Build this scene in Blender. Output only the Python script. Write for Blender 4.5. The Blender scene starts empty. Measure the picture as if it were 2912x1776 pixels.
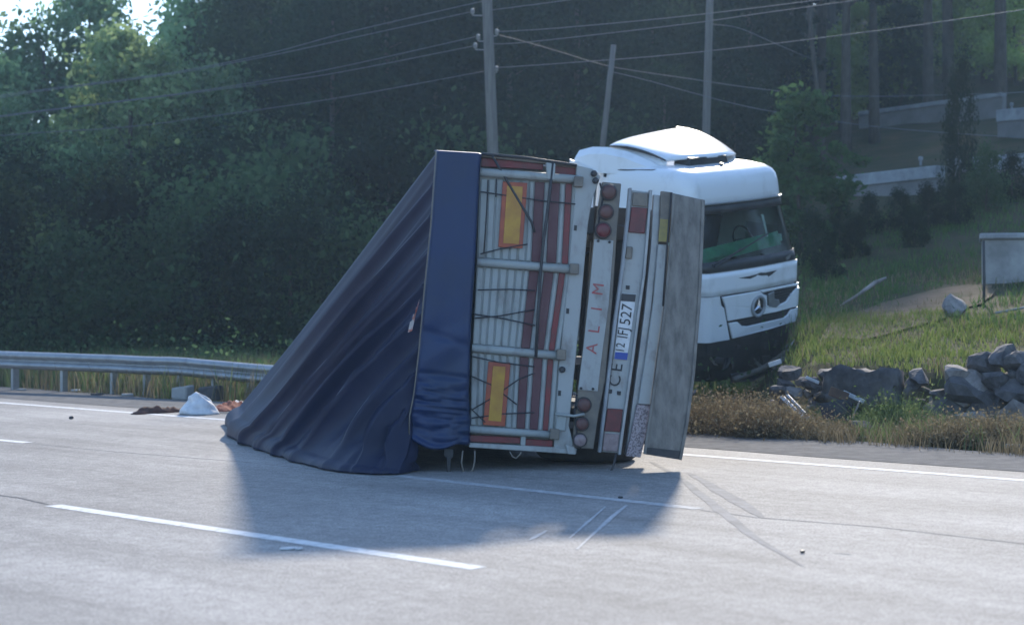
import bpy, bmesh, math, random
import numpy as np
from mathutils import Vector, Matrix, noise

S = bpy.context.scene
COL = S.collection
RND = random.Random(11)

# ------------------------------------------------------------------ camera
F, HOR, EYE = 4700.0, 860.0, 1.46          # focal length in photo pixels, horizon row, eye height
cam = bpy.data.cameras.new('camera')
cam.sensor_width = 36.0
cam.lens = 36.0 * F / 2912.0
cam.shift_y = -(888.0 - HOR) / 2912.0
cam.clip_start = 0.1
cam.clip_end = 4000.0
cam.dof.use_dof = True
cam.dof.focus_distance = 16.0
cam.dof.aperture_fstop = 1.9
camo = bpy.data.objects.new('camera', cam)
camo.location = (0, 0, EYE)
camo.rotation_euler = (math.pi / 2, 0, 0)
COL.objects.link(camo)
S.camera = camo

# ------------------------------------------------------------------ sky, sun, exposure
SUN_EL, SUN_AZ = math.radians(29.5), math.radians(11)      # azimuth clockwise from +Y
w = bpy.data.worlds.new('World')
S.world = w
w.use_nodes = True
nt = w.node_tree
bg = nt.nodes['Background']
sky = nt.nodes.new('ShaderNodeTexSky')
sky.sky_type = 'NISHITA'
sky.sun_disc = False
sky.sun_elevation = SUN_EL
sky.sun_rotation = SUN_AZ
sky.air_density = 1.0
sky.dust_density = 0.4
sky.ozone_density = 3.5
nt.links.new(sky.outputs[0], bg.inputs[0])
bg.inputs[1].default_value = 0.15
sun = bpy.data.lights.new('sun', 'SUN')
sun.energy = 2.8
sun.angle = math.radians(3.0)
sun.color = (1.0, 0.905, 0.77)
suno = bpy.data.objects.new('sun', sun)
d = Vector((math.sin(SUN_AZ) * math.cos(SUN_EL), math.cos(SUN_AZ) * math.cos(SUN_EL), math.sin(SUN_EL)))
suno.rotation_euler = d.to_track_quat('Z', 'Y').to_euler()
suno.location = (0, 0, 60)
COL.objects.link(suno)
S.view_settings.view_transform = 'Standard'
S.view_settings.look = 'None'
S.view_settings.exposure = 1.2
S.view_settings.gamma = 1.0
S.view_settings.use_curve_mapping = False
S.cycles.max_bounces = 6
S.cycles.diffuse_bounces = 3
S.cycles.transparent_max_bounces = 12
S.cycles.volume_bounces = 1
S.cycles.use_denoising = True
HAZE = 0.0007

# ------------------------------------------------------------------ helpers
def at(px, py, y):
    return Vector(((px - 1456) * y / F, y, EYE + (HOR - py) * y / F))

def gnd(px, py, z=0.0):
    y = F * (EYE - z) / (py - HOR)
    return Vector(((px - 1456) * y / F, y, z))

NRM = Vector((0.67, 0.743)).normalized()       # away from the road, on the ground
RD = Vector((NRM.y, -NRM.x))                   # along the road, towards the right
O2 = Vector((4.2, 13.6))                       # a point on the far edge line

def ps(x, y):
    v = Vector((x, y)) - O2
    return v.dot(NRM), v.dot(RD)

def xy(p, s):
    return O2 + NRM * p + RD * s

def sm(x, a, b):
    t = max(0.0, min(1.0, (x - a) / (b - a)))
    return t * t * (3 - 2 * t)

def H(x, y):
    p, s = ps(x, y)
    b1 = -5.05 - 0.62 * max(0.0, p - 5)
    bank = sm(s, b1 - 0.7 - 0.05 * max(0.0, p - 5), b1)
    left = 0.17 * max(0.0, p - 12)
    right = 0.72 * sm(p, 4.6, 5.3) + 0.14 * max(0.0, p - 5.5) + 0.09 * max(0.0, p - 14) - 0.07 * max(0.0, p - 40)
    z = left * (1 - bank) + right * bank
    hill = sm(x / (abs(y) + 12), -0.31, -0.2)
    z += 0.2 * max(0.0, p - 45) * hill
    if hill < 1:
        z -= (1 - hill) * 0.09 * max(0.0, p - 38)
    z = 42 * math.tanh(z / 42)
    if p < 1.8:
        return -0.03
    k = sm(p, 1.8, 3.0)
    n = noise.noise(Vector((x * 0.35, y * 0.35, 0))) * 0.10 + noise.noise(Vector((x * 1.3, y * 1.3, 4))) * 0.04
    return z * k + n * k - 0.03

def tag(o, label=None, cat=None, group=None, kind=None):
    if label: o['label'] = label
    if cat: o['category'] = cat
    if group: o['group'] = group
    if kind: o['kind'] = kind
    return o

def thing(name, label, cat, loc=(0, 0, 0), group=None, rot=None):
    o = bpy.data.objects.new(name, None)
    o.empty_display_size = 0.2
    COL.objects.link(o)
    o.location = loc
    if rot: o.rotation_euler = rot
    return tag(o, label, cat, group)

def wloc(o):
    v = Vector((0, 0, 0))
    while o is not None:
        v += Vector(o.location)
        o = o.parent
    return v

def link(name, me, mat, parent=None, smooth=False, world=True):
    if mat is not None:
        for m in (mat if isinstance(mat, (list, tuple)) else [mat]):
            me.materials.append(m)
    if smooth:
        me.polygons.foreach_set('use_smooth', [True] * len(me.polygons))
    if parent is not None and world:
        me.transform(Matrix.Translation(-wloc(parent)))
    o = bpy.data.objects.new(name, me)
    COL.objects.link(o)
    if parent is not None: o.parent = parent
    return o

def obj(name, bm, mat, parent=None, smooth=False, world=True):
    bmesh.ops.recalc_face_normals(bm, faces=bm.faces)
    me = bpy.data.meshes.new(name)
    bm.to_mesh(me)
    bm.free()
    return link(name, me, mat, parent, smooth, world)

def npmesh(name, v, f):
    """v: (n,3) array, f: (m,k) array of indices"""
    me = bpy.data.meshes.new(name)
    n, m, k = len(v), len(f), f.shape[1]
    me.vertices.add(n)
    me.vertices.foreach_set('co', np.ascontiguousarray(v, dtype=np.float32).ravel())
    me.loops.add(m * k)
    me.loops.foreach_set('vertex_index', np.ascontiguousarray(f, dtype=np.int32).ravel())
    me.polygons.add(m)
    me.polygons.foreach_set('loop_start', np.arange(0, m * k, k, dtype=np.int32))
    me.polygons.foreach_set('loop_total', np.full(m, k, dtype=np.int32))
    me.update(calc_edges=True)
    return me

def add_box(bm, c, s, rot=None):
    m = Matrix.Translation(c)
    if rot is not None: m = m @ rot.to_4x4()
    m = m @ Matrix.Diagonal((s[0], s[1], s[2], 1))
    bmesh.ops.create_cube(bm, size=1, matrix=m)

def bevel(bm, off, seg=1):
    bmesh.ops.recalc_face_normals(bm, faces=bm.faces)
    es = [e for e in bm.edges if len(e.link_faces) == 2 and e.calc_face_angle(0) > 0.5]
    bmesh.ops.bevel(bm, geom=es, offset=off, segments=seg, affect='EDGES', clamp_overlap=True)

def add_tube(bm, pts, r, n=8, cap=True):
    pts = [Vector(p) for p in pts]
    rs = r if isinstance(r, (list, tuple)) else [r] * len(pts)
    rings = []
    up = None
    for i, p in enumerate(pts):
        t = (pts[min(i + 1, len(pts) - 1)] - pts[max(i - 1, 0)]).normalized()
        if up is None:
            up = t.orthogonal().normalized()
        a = (up - t * up.dot(t))
        a = a.normalized() if a.length > 1e-6 else t.orthogonal().normalized()
        up = a
        b = t.cross(a)
        rings.append([bm.verts.new(p + (a * math.cos(2 * math.pi * k / n) + b * math.sin(2 * math.pi * k / n)) * rs[i]) for k in range(n)])
    for i in range(len(rings) - 1):
        for k in range(n):
            bm.faces.new((rings[i][k], rings[i][(k + 1) % n], rings[i + 1][(k + 1) % n], rings[i + 1][k]))
    if cap:
        bm.faces.new(rings[0][::-1])
        bm.faces.new(rings[-1])

def prism(bm, poly, off):
    """poly: 3D points, extruded by vector off"""
    a = [bm.verts.new(p) for p in poly]
    b = [bm.verts.new(Vector(p) + off) for p in poly]
    n = len(a)
    bm.faces.new(a)
    bm.faces.new(b[::-1])
    for i in range(n):
        bm.faces.new((a[i], b[i], b[(i + 1) % n], a[(i + 1) % n]))

def lathe(bm, prof, axis_o, axis, n=24):
    """prof: (r, h) pairs round axis through axis_o"""
    axis = Vector(axis).normalized()
    a = axis.orthogonal().normalized()
    b = axis.cross(a)
    rings = [[bm.verts.new(Vector(axis_o) + axis * h + (a * math.cos(2 * math.pi * k / n) + b * math.sin(2 * math.pi * k / n)) * r) for k in range(n)] for r, h in prof]
    for i in range(len(rings) - 1):
        for k in range(n):
            bm.faces.new((rings[i][k], rings[i][(k + 1) % n], rings[i + 1][(k + 1) % n], rings[i + 1][k]))
    bm.faces.new(rings[0][::-1])
    bm.faces.new(rings[-1])

# ------------------------------------------------------------------ materials
def pm(name, c1, c2=None, scale=4.0, rough=0.6, metal=0.0, bump=0.0, bscale=30.0, spec=0.5, detail=5.0, coat=0.0, stretch=None, lo=0.35, hi=0.65, rr=0.0):
    m = bpy.data.materials.new(name)
    m.use_nodes = True
    t = m.node_tree
    L = t.links
    b = t.nodes['Principled BSDF']
    b.inputs['Roughness'].default_value = rough
    b.inputs['Metallic'].default_value = metal
    b.inputs['Specular IOR Level'].default_value = spec
    b.inputs['Coat Weight'].default_value = coat
    b.inputs['Coat Roughness'].default_value = 0.08
    b.inputs['Base Color'].default_value = (*c1, 1)
    tc = t.nodes.new('ShaderNodeTexCoord')
    co = tc.outputs['Object']
    if stretch:
        mp = t.nodes.new('ShaderNodeMapping')
        mp.inputs['Scale'].default_value = stretch
        L.new(co, mp.inputs[0])
        co = mp.outputs[0]
    if c2 is not None:
        n = t.nodes.new('ShaderNodeTexNoise')
        n.inputs['Scale'].default_value = scale
        n.inputs['Detail'].default_value = detail
        n.inputs['Roughness'].default_value = 0.65
        L.new(co, n.inputs['Vector'])
        r = t.nodes.new('ShaderNodeMapRange')
        r.inputs[1].default_value, r.inputs[2].default_value = lo, hi
        L.new(n.outputs['Fac'], r.inputs[0])
        x = t.nodes.new('ShaderNodeMix')
        x.data_type = 'RGBA'
        x.inputs['A'].default_value = (*c1, 1)
        x.inputs['B'].default_value = (*c2, 1)
        L.new(r.outputs[0], x.inputs['Factor'])
        L.new(x.outputs['Result'], b.inputs['Base Color'])
        if rr:
            q = t.nodes.new('ShaderNodeMapRange')
            q.inputs[3].default_value, q.inputs[4].default_value = rough, rough + rr
            L.new(r.outputs[0], q.inputs[0])
            L.new(q.outputs[0], b.inputs['Roughness'])
    if bump:
        n2 = t.nodes.new('ShaderNodeTexNoise')
        n2.inputs['Scale'].default_value = bscale
        n2.inputs['Detail'].default_value = 4
        L.new(co, n2.inputs['Vector'])
        bu = t.nodes.new('ShaderNodeBump')
        bu.inputs['Strength'].default_value = bump
        bu.inputs['Distance'].default_value = 0.02
        L.new(n2.outputs['Fac'], bu.inputs['Height'])
        L.new(bu.outputs[0], b.inputs['Normal'])
    return m

def leafmat(name, c1, c2, trans=0.5, objvar=0.4):
    m = bpy.data.materials.new(name)
    m.use_nodes = True
    t = m.node_tree
    L = t.links
    t.nodes.remove(t.nodes['Principled BSDF'])
    out = t.nodes['Material Output']
    g = t.nodes.new('ShaderNodeNewGeometry')
    x = t.nodes.new('ShaderNodeMix'); x.data_type = 'RGBA'
    x.inputs['A'].default_value = (*c1, 1)
    x.inputs['B'].default_value = (*c2, 1)
    L.new(g.outputs['Random Per Island'], x.inputs['Factor'])
    oi = t.nodes.new('ShaderNodeObjectInfo')
    mr = t.nodes.new('ShaderNodeMapRange')
    mr.inputs[3].default_value, mr.inputs[4].default_value = 1 - objvar, 1 + objvar
    L.new(oi.outputs['Random'], mr.inputs[0])
    hs = t.nodes.new('ShaderNodeHueSaturation')
    L.new(x.outputs['Result'], hs.inputs['Color'])
    L.new(mr.outputs[0], hs.inputs['Value'])
    df = t.nodes.new('ShaderNodeBsdfDiffuse')
    tr = t.nodes.new('ShaderNodeBsdfTranslucent')
    mx = t.nodes.new('ShaderNodeMixShader')
    mx.inputs[0].default_value = trans
    L.new(hs.outputs[0], df.inputs[0])
    L.new(hs.outputs[0], tr.inputs[0])
    L.new(df.outputs[0], mx.inputs[1])
    L.new(tr.outputs[0], mx.inputs[2])
    L.new(mx.outputs[0], out.inputs[0])
    return m

def asphalt():
    m = bpy.data.materials.new('asphalt')
    m.use_nodes = True
    t = m.node_tree; L = t.links
    b = t.nodes['Principled BSDF']
    tc = t.nodes.new('ShaderNodeTexCoord')
    rot = t.nodes.new('ShaderNodeMapping')
    rot.inputs['Rotation'].default_value = (0, 0, -math.atan2(RD.y, RD.x))
    L.new(tc.outputs['Object'], rot.inputs[0])
    st = t.nodes.new('ShaderNodeMapping')
    st.inputs['Scale'].default_value = (0.12, 1.0, 1)
    L.new(rot.outputs[0], st.inputs[0])
    def nz(scale, vec, det=4, ro=0.6):
        n = t.nodes.new('ShaderNodeTexNoise')
        n.inputs['Scale'].default_value = scale
        n.inputs['Detail'].default_value = det
        n.inputs['Roughness'].default_value = ro
        L.new(vec, n.inputs['Vector'])
        return n.outputs['Fac']
    def mul(a, lo, hi, f0=0.3, f1=0.7):
        r = t.nodes.new('ShaderNodeMapRange')
        r.inputs[1].default_value, r.inputs[2].default_value = f0, f1
        r.inputs[3].default_value, r.inputs[4].default_value = lo, hi
        L.new(a, r.inputs[0])
        return r.outputs[0]
    def prod(a, bb):
        q = t.nodes.new('ShaderNodeMath'); q.operation = 'MULTIPLY'
        L.new(a, q.inputs[0]); L.new(bb, q.inputs[1])
        return q.outputs[0]
    streak = mul(nz(1.6, st.outputs[0]), 0.8, 1.18)
    patch = mul(nz(0.35, rot.outputs[0]), 0.78, 1.2)
    mott = mul(nz(9, rot.outputs[0], 8, 0.75), 0.72, 1.26)
    spk = mul(nz(55, rot.outputs[0], 4, 0.9), 0.3, 1.7, 0.3, 0.7)
    v = prod(prod(streak, patch), prod(mott, spk))
    c = t.nodes.new('ShaderNodeMix'); c.data_type = 'RGBA'; c.blend_type = 'MULTIPLY'
    c.inputs['Factor'].default_value = 1
    c.inputs['A'].default_value = (0.29, 0.277, 0.262, 1)
    L.new(v, c.inputs['B'])
    L.new(c.outputs['Result'], b.inputs['Base Color'])
    b.inputs['Roughness'].default_value = 0.8
    b.inputs['Specular IOR Level'].default_value = 0.22
    bu = t.nodes.new('ShaderNodeBump')
    bu.inputs['Strength'].default_value = 0.5
    bu.inputs['Distance'].default_value = 0.008
    L.new(nz(75, rot.outputs[0], 3, 0.8), bu.inputs['Height'])
    L.new(bu.outputs[0], b.inputs['Normal'])
    return m

M = {}
M['asphalt'] = asphalt()
M['shoulder'] = pm('shoulder_dark_grey', (0.12, 0.12, 0.12), (0.19, 0.185, 0.18), 5, 0.95, bump=0.6, bscale=60, spec=0.1)  # mottled grey, darker than the asphalt
M['paint'] = pm('road_paint', (0.70, 0.70, 0.69), (0.36, 0.36, 0.36), 16, 0.8, bump=0.25, bscale=80, lo=0.48, hi=0.72, spec=0.2, detail=8)
M['worn'] = pm('worn_road_paint', (0.31, 0.31, 0.31), (0.55, 0.55, 0.55), 12, 0.8, spec=0.2, detail=8, bump=0.3, bscale=80)
M['skid'] = pm('skid_rubber', (0.215, 0.208, 0.2), (0.3, 0.29, 0.28), 5, 0.85, detail=8, lo=0.35, hi=0.62, spec=0.15)
M['seal'] = pm('joint_sealer', (0.18, 0.175, 0.17), (0.3, 0.29, 0.28), 6, 0.85, detail=8, lo=0.38, hi=0.68, spec=0.15)
M['scrape'] = pm('scrape', (0.55, 0.55, 0.55), (0.31, 0.31, 0.31), 20, 0.8, spec=0.2)
M['earth'] = pm('earth', (0.035, 0.045, 0.018), (0.075, 0.062, 0.035), 0.9, 0.95, bump=0.7, bscale=7, detail=8, spec=0.1)
M['path'] = pm('dirt', (0.17, 0.12, 0.085), (0.09, 0.08, 0.045), 2.2, 0.95, bump=0.6, bscale=20, spec=0.1)
M['white'] = pm('truck_white_paint', (0.76, 0.78, 0.80), (0.52, 0.52, 0.51), 3.0, 0.3, coat=0.4, lo=0.52, hi=0.85, detail=10, stretch=(1, 1, 0.5))
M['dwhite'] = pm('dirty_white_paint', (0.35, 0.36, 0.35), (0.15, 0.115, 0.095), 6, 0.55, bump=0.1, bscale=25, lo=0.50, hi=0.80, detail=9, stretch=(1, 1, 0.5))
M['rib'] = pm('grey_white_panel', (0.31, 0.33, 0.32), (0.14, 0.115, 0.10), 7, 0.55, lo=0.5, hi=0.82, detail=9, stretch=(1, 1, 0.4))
M['maroon'] = pm('maroon_paint', (0.085, 0.022, 0.030), (0.11, 0.045, 0.05), 6, 0.5)
M['red'] = pm('red_paint', (0.20, 0.022, 0.026), (0.13, 0.034, 0.034), 7, 0.45)
M['orange'] = pm('orange_reflector', (0.36, 0.07, 0.025), (0.25, 0.05, 0.03), 8, 0.4)
M['yellow'] = pm('yellow_reflector', (0.46, 0.25, 0.025), (0.36, 0.16, 0.025), 8, 0.4)
M['lred'] = pm('red_lamp_lens', (0.15, 0.022, 0.026), (0.09, 0.02, 0.024), 15, 0.35)
M['lrust'] = pm('dull_red_lens', (0.13, 0.05, 0.042), (0.075, 0.035, 0.032), 12, 0.45)
M['lclear'] = pm('clear_lamp_lens', (0.30, 0.24, 0.24), (0.2, 0.14, 0.14), 12, 0.2)
M['tan'] = pm('tan_metal', (0.20, 0.17, 0.135), (0.13, 0.115, 0.10), 7, 0.5)
M['yellowtape'] = pm('yellow_tape', (0.34, 0.26, 0.06), (0.2, 0.17, 0.07), 10, 0.5)
M['plate'] = pm('muddy_aluminium', (0.20, 0.19, 0.175), (0.095, 0.09, 0.085), 4.5, 0.5, metal=0.2, bump=0.15, bscale=12, lo=0.38, hi=0.68, stretch=(3, 3, 1))
M['mesh'] = pm('speckled_reflector', (0.36, 0.30, 0.31), (0.12, 0.09, 0.10), 60, 0.4, lo=0.45, hi=0.6)
M['steel'] = pm('galvanised_steel', (0.34, 0.35, 0.36), (0.25, 0.26, 0.27), 6, 0.42, metal=0.6, lo=0.4, hi=0.7)
M['sheet'] = pm('torn_dark_plastic', (0.03, 0.034, 0.042), (0.055, 0.058, 0.065), 6, 0.9, spec=0.1)
M['dark'] = pm('dark_metal', (0.025, 0.026, 0.03), (0.05, 0.048, 0.05), 6, 0.55)
M['black'] = pm('black_plastic', (0.015, 0.016, 0.018), (0.03, 0.03, 0.032), 8, 0.5)
M['rubber'] = pm('tyre_rubber', (0.018, 0.018, 0.02), (0.035, 0.034, 0.034), 10, 0.8)
M['rope'] = pm('dark_rope', (0.03, 0.03, 0.035), None, rough=0.8)
M['tarp'] = pm('dark_tarpaulin', (0.008, 0.014, 0.042), (0.015, 0.022, 0.056), 1.6, 0.5, bump=0.04, bscale=7, spec=0.3)
M['blue'] = pm('blue_tarpaulin', (0.004, 0.023, 0.090), (0.008, 0.025, 0.072), 2.2, 0.5, bump=0.15, bscale=9)
M['chrome'] = pm('chrome', (0.72, 0.72, 0.74), None, rough=0.22, metal=0.9)
M['letter_red'] = pm('red_lettering', (0.40, 0.05, 0.055), (0.30, 0.10, 0.1), 25, 0.5)
M['letter_black'] = pm('black_lettering', (0.02, 0.02, 0.025), None, rough=0.5)
M['plate_white'] = pm('number_plate_white', (0.66, 0.67, 0.68), (0.5, 0.51, 0.52), 8, 0.4)
M['eu_blue'] = pm('number_plate_blue', (0.02, 0.06, 0.30), None, rough=0.4)
M['stone'] = pm('limestone', (0.15, 0.14, 0.14), (0.055, 0.052, 0.055), 2.5, 0.9, bump=0.8, bscale=9, detail=8)
M['stone2'] = pm('pale_limestone', (0.32, 0.29, 0.27), (0.15, 0.13, 0.12), 3, 0.9, bump=0.8, bscale=9, detail=8)
M['concrete'] = pm('concrete', (0.34, 0.34, 0.33), (0.19, 0.19, 0.185), 2.2, 0.85, bump=0.25, bscale=15, detail=7)
M['coping'] = pm('pale_coping', (0.36, 0.375, 0.39), (0.20, 0.21, 0.22), 2.2, 0.8, detail=7)
M['wallface'] = pm('grey_wall_render', (0.24, 0.23, 0.225), (0.15, 0.145, 0.14), 1.2, 0.9, detail=7)
M['wood'] = pm('weathered_pole_wood', (0.20, 0.18, 0.16), (0.12, 0.108, 0.095), 3, 0.85, bump=0.4, bscale=14, stretch=(6, 6, 0.5))
M['wire'] = pm('aluminium_wire', (0.15, 0.16, 0.175), None, rough=0.7, metal=0.2)
M['porcelain'] = pm('porcelain', (0.30, 0.30, 0.29), None, rough=0.5)
M['bark'] = pm('bark', (0.055, 0.046, 0.038), (0.11, 0.095, 0.08), 4, 0.95, bump=0.8, bscale=12, stretch=(4, 4, 0.7), spec=0.1)
M['sack'] = pm('white_woven_sack', (0.72, 0.73, 0.74), (0.55, 0.56, 0.58), 12, 0.7, bump=0.3, bscale=30)
M['rag'] = pm('brown_cloth', (0.12, 0.055, 0.04), (0.06, 0.03, 0.026), 9, 0.9, bump=0.4, bscale=30)
M['redrag'] = pm('red_brown_cloth', (0.38, 0.11, 0.06), (0.2, 0.06, 0.04), 9, 0.9, bump=0.4, bscale=30)
M['plank'] = pm('old_timber', (0.17, 0.10, 0.065), (0.09, 0.06, 0.045), 5, 0.85)
M['pale'] = pm('pale_plastic', (0.58, 0.59, 0.6), (0.4, 0.41, 0.42), 9, 0.5)
M['seat'] = pm('seat_cloth', (0.012, 0.015, 0.022), (0.022, 0.026, 0.03), 9, 0.9, spec=0.1)
M['dash'] = pm('dashboard_green_reflection', (0.05, 0.26, 0.14), (0.03, 0.14, 0.08), 3, 0.5)  # green windscreen reflection painted into the dashboard colour
LM = {
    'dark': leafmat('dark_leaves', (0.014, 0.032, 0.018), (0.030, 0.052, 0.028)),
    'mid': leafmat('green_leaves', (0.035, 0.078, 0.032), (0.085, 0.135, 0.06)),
    'light': leafmat('pale_green_leaves', (0.13, 0.21, 0.085), (0.24, 0.31, 0.14), 0.5),  # pale green of its own, colour raised further for the glow at left
    'yellow': leafmat('sun_painted_leaves', (0.28, 0.40, 0.10), (0.46, 0.55, 0.20), 0.55),  # sunlight in the leaf gaps put into the leaf colour
    'lit': leafmat('glow_painted_leaves', (0.15, 0.27, 0.12), (0.27, 0.40, 0.20), 0.5),  # sunny glow on the left trees painted into the leaf colour
    'bush': leafmat('bush_leaves', (0.045, 0.10, 0.04), (0.085, 0.15, 0.06)),
    'pine': leafmat('pine_needles', (0.012, 0.026, 0.018), (0.026, 0.042, 0.026), 0.3),
    'grass': leafmat('green_grass', (0.09, 0.155, 0.035), (0.22, 0.25, 0.08), 0.5, 0),
    'lush': leafmat('lush_grass', (0.055, 0.125, 0.035), (0.12, 0.18, 0.06), 0.45, 0),
    'dry': leafmat('dry_grass', (0.15, 0.12, 0.072), (0.30, 0.25, 0.16), 0.35, 0),
    'weed': leafmat('weed_leaves', (0.09, 0.15, 0.05), (0.20, 0.24, 0.11), 0.4, 0),
    'rust': leafmat('dry_bush_twigs', (0.10, 0.075, 0.046), (0.23, 0.17, 0.105), 0.35, 0),
}

def glass():
    m = bpy.data.materials.new('windscreen_glass')
    m.use_nodes = True
    t = m.node_tree; L = t.links
    t.nodes.remove(t.nodes['Principled BSDF'])
    out = t.nodes['Material Output']
    tr = t.nodes.new('ShaderNodeBsdfTransparent')
    tr.inputs[0].default_value = (0.78, 0.92, 0.85, 1)
    gl = t.nodes.new('ShaderNodeBsdfGlossy')
    gl.inputs['Roughness'].default_value = 0.04
    fr = t.nodes.new('ShaderNodeFresnel')
    fr.inputs[0].default_value = 1.36
    mx = t.nodes.new('ShaderNodeMixShader')
    L.new(fr.outputs[0], mx.inputs[0])
    L.new(tr.outputs[0], mx.inputs[1])
    L.new(gl.outputs[0], mx.inputs[2])
    L.new(mx.outputs[0], out.inputs[0])
    return m
M['glass'] = glass()

# ------------------------------------------------------------------ ground and road
def terrain():
    def axis(parts):
        v = []
        for a, b, st in parts:
            n = max(1, int(round((b - a) / st)))
            v += [a + (b - a) * i / n for i in range(n)]
        return v + [parts[-1][1]]
    P = axis([(-1000, -120, 185), (-120, -8, 28), (-8, 1.8, 4.9), (1.8, 18, 0.4), (18, 60, 1.5), (60, 180, 6), (180, 400, 22), (400, 1000, 120)])
    Q = axis([(-1000, -300, 100), (-300, -90, 14), (-90, -30, 2.5), (-30, 14, 0.5), (14, 60, 3), (60, 300, 16), (300, 1000, 100)])
    v = np.zeros((len(P) * len(Q), 3))
    k = 0
    for p in P:
        for q in Q:
            c = xy(p, q)
            v[k] = (c.x, c.y, H(c.x, c.y)); k += 1
    n = len(Q)
    f = [(i * n + j, i * n + j + 1, (i + 1) * n + j + 1, (i + 1) * n + j) for i in range(len(P) - 1) for j in range(n - 1)]
    o = link('ground', npmesh('ground', v, np.array(f)), M['earth'], smooth=True)
    tag(o, kind='structure')
terrain()

def strip(name, p0, p1, s0, s1, z, mat, parent=None, n=1):
    bm = bmesh.new()
    for i in range(n):
        a, b = s0 + (s1 - s0) * i / n, s0 + (s1 - s0) * (i + 1) / n
        c = [xy(p0, a), xy(p0, b), xy(p1, b), xy(p1, a)]
        bm.faces.new([bm.verts.new((q.x, q.y, z)) for q in c])
    return obj(name, bm, mat, parent)

road = strip('road', -26, 1.25, -320, 160, 0.0, M['asphalt'])
tag(road, kind='structure')
# broken shoulder with an uneven outer edge
bm = bmesh.new()
prev = None
for i in range(260):
    s = -70 + i * 0.4
    e = 2.3 + 0.35 * noise.noise(Vector((s * 0.5, 3, 0))) + 0.2 * noise.noise(Vector((s * 2, 8, 0)))
    a, b, c_ = xy(0.62 + 0.12 * noise.noise(Vector((s * 0.4, 1, 7))), s), xy(e, s), xy(e + 0.25, s)
    cur = [bm.verts.new((a.x, a.y, 0.004)), bm.verts.new((b.x, b.y, 0.003)), bm.verts.new((c_.x, c_.y, -0.09))]
    if prev:
        for j in range(2): bm.faces.new((prev[j], cur[j], cur[j + 1], prev[j + 1]))
    prev = cur
tag(obj('road_shoulder', bm, M['shoulder']), kind='structure')

strip('edge_line', -0.07, 0.07, -200, 90, 0.002, M['paint'], road, 1)
def dash(pa, pb, wd, mat, name='lane_dash'):
    a, b = gnd(*pa), gnd(*pb)
    n = Vector((-(b - a).y, (b - a).x, 0)).normalized() * wd / 2
    bm = bmesh.new()
    bm.faces.new([bm.verts.new(Vector((q.x, q.y, 0.002))) for q in (a - n, b - n, b + n, a + n)])
    return obj(name, bm, mat, road)
dash((150, 1436), (1362, 1615), 0.13, M['paint'])
dash((-330, 1219), (78, 1258), 0.13, M['paint'])
dash((1130, 1352), (1990, 1446), 0.12, M['worn'])
a0 = xy(-6.29, 7); 
for s0 in (3.2, -28, -40):
    strip('lane_dash', -6.36, -6.22, s0 - 0.2, s0 + 4, 0.002, M['paint'], road)
strip('centre_line', -10.6, -10.47, -120, 60, 0.002, M['paint'], road)
def ribbon(name, pts, mat, z=0.0055, seed=0):
    """pts: photo-row ground points with widths"""
    bm = bmesh.new()
    q = [(gnd(a, b), wd) for a, b, wd in pts]
    prev = None
    fine = []
    for (A, wa), (B, wb) in zip(q, q[1:]):
        n = max(2, int((B - A).length / 0.25))
        fine += [(A.lerp(B, i / n), wa + (wb - wa) * i / n, (B - A).normalized()) for i in range(n)]
    fine.append((q[-1][0], q[-1][1], (q[-1][0] - q[-2][0]).normalized()))
    for i, (c, wd, t) in enumerate(fine):
        n = Vector((-t.y, t.x, 0))
        j = noise.noise(Vector((i * 0.31, seed, 0))) * 0.25 * wd
        k = 0.7 + 0.6 * abs(noise.noise(Vector((i * 0.5, seed + 9, 0))))
        cur = [bm.verts.new(c + n * (j - wd / 2 * k) + Vector((0, 0, z))), bm.verts.new(c + n * (j + wd / 2 * k) + Vector((0, 0, z)))]
        if prev: bm.faces.new((prev[0], prev[1], cur[1], cur[0]))
        prev = cur
    return obj(name, bm, mat, road)
ribbon('seam', [(78, 1260, 0.03), (330, 1284, 0.045), (700, 1313, 0.03), (1150, 1362, 0.02)], M['seal'], 0.0014, 1)
ribbon('seam', [(1990, 1449, 0.03), (2150, 1470, 0.05), (2500, 1498, 0.035), (2912, 1545, 0.05), (3400, 1610, 0.05)], M['seal'], 0.0016, 2)
ribbon('skid_mark', [(1850, 1312, 0.04), (1935, 1358, 0.07), (2000, 1412, 0.11), (2080, 1478, 0.10), (2180, 1548, 0.07), (2285, 1610, 0.02)], M['skid'], 0.0019, 3)
ribbon('skid_mark', [(1960, 1345, 0.05), (2050, 1395, 0.16), (2120, 1440, 0.14), (2170, 1472, 0.04)], M['skid'], 0.0021, 4)
ribbon('skid_mark', [(2370, 1572, 0.015), (2420, 1576, 0.03)], M['skid'], 0.0024, 5)
ribbon('scrape_mark', [(1782, 1436, 0.03), (1740, 1470, 0.05), (1690, 1515, 0.03), (1640, 1562, 0.015)], M['scrape'], 0.0026, 6)
ribbon('scrape_mark', [(1722, 1440, 0.015), (1670, 1485, 0.03), (1620, 1530, 0.015)], M['scrape'], 0.0029, 7)
ribbon('scrape_mark', [(1555, 1508, 0.02), (1528, 1524, 0.05), (1505, 1536, 0.01)], M['scrape'], 0.0031, 8)
ribbon('seam', [(-40, 1402, 0.03), (60, 1415, 0.04), (140, 1434, 0.02)], M['seal'], 0.0034, 9)

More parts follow.
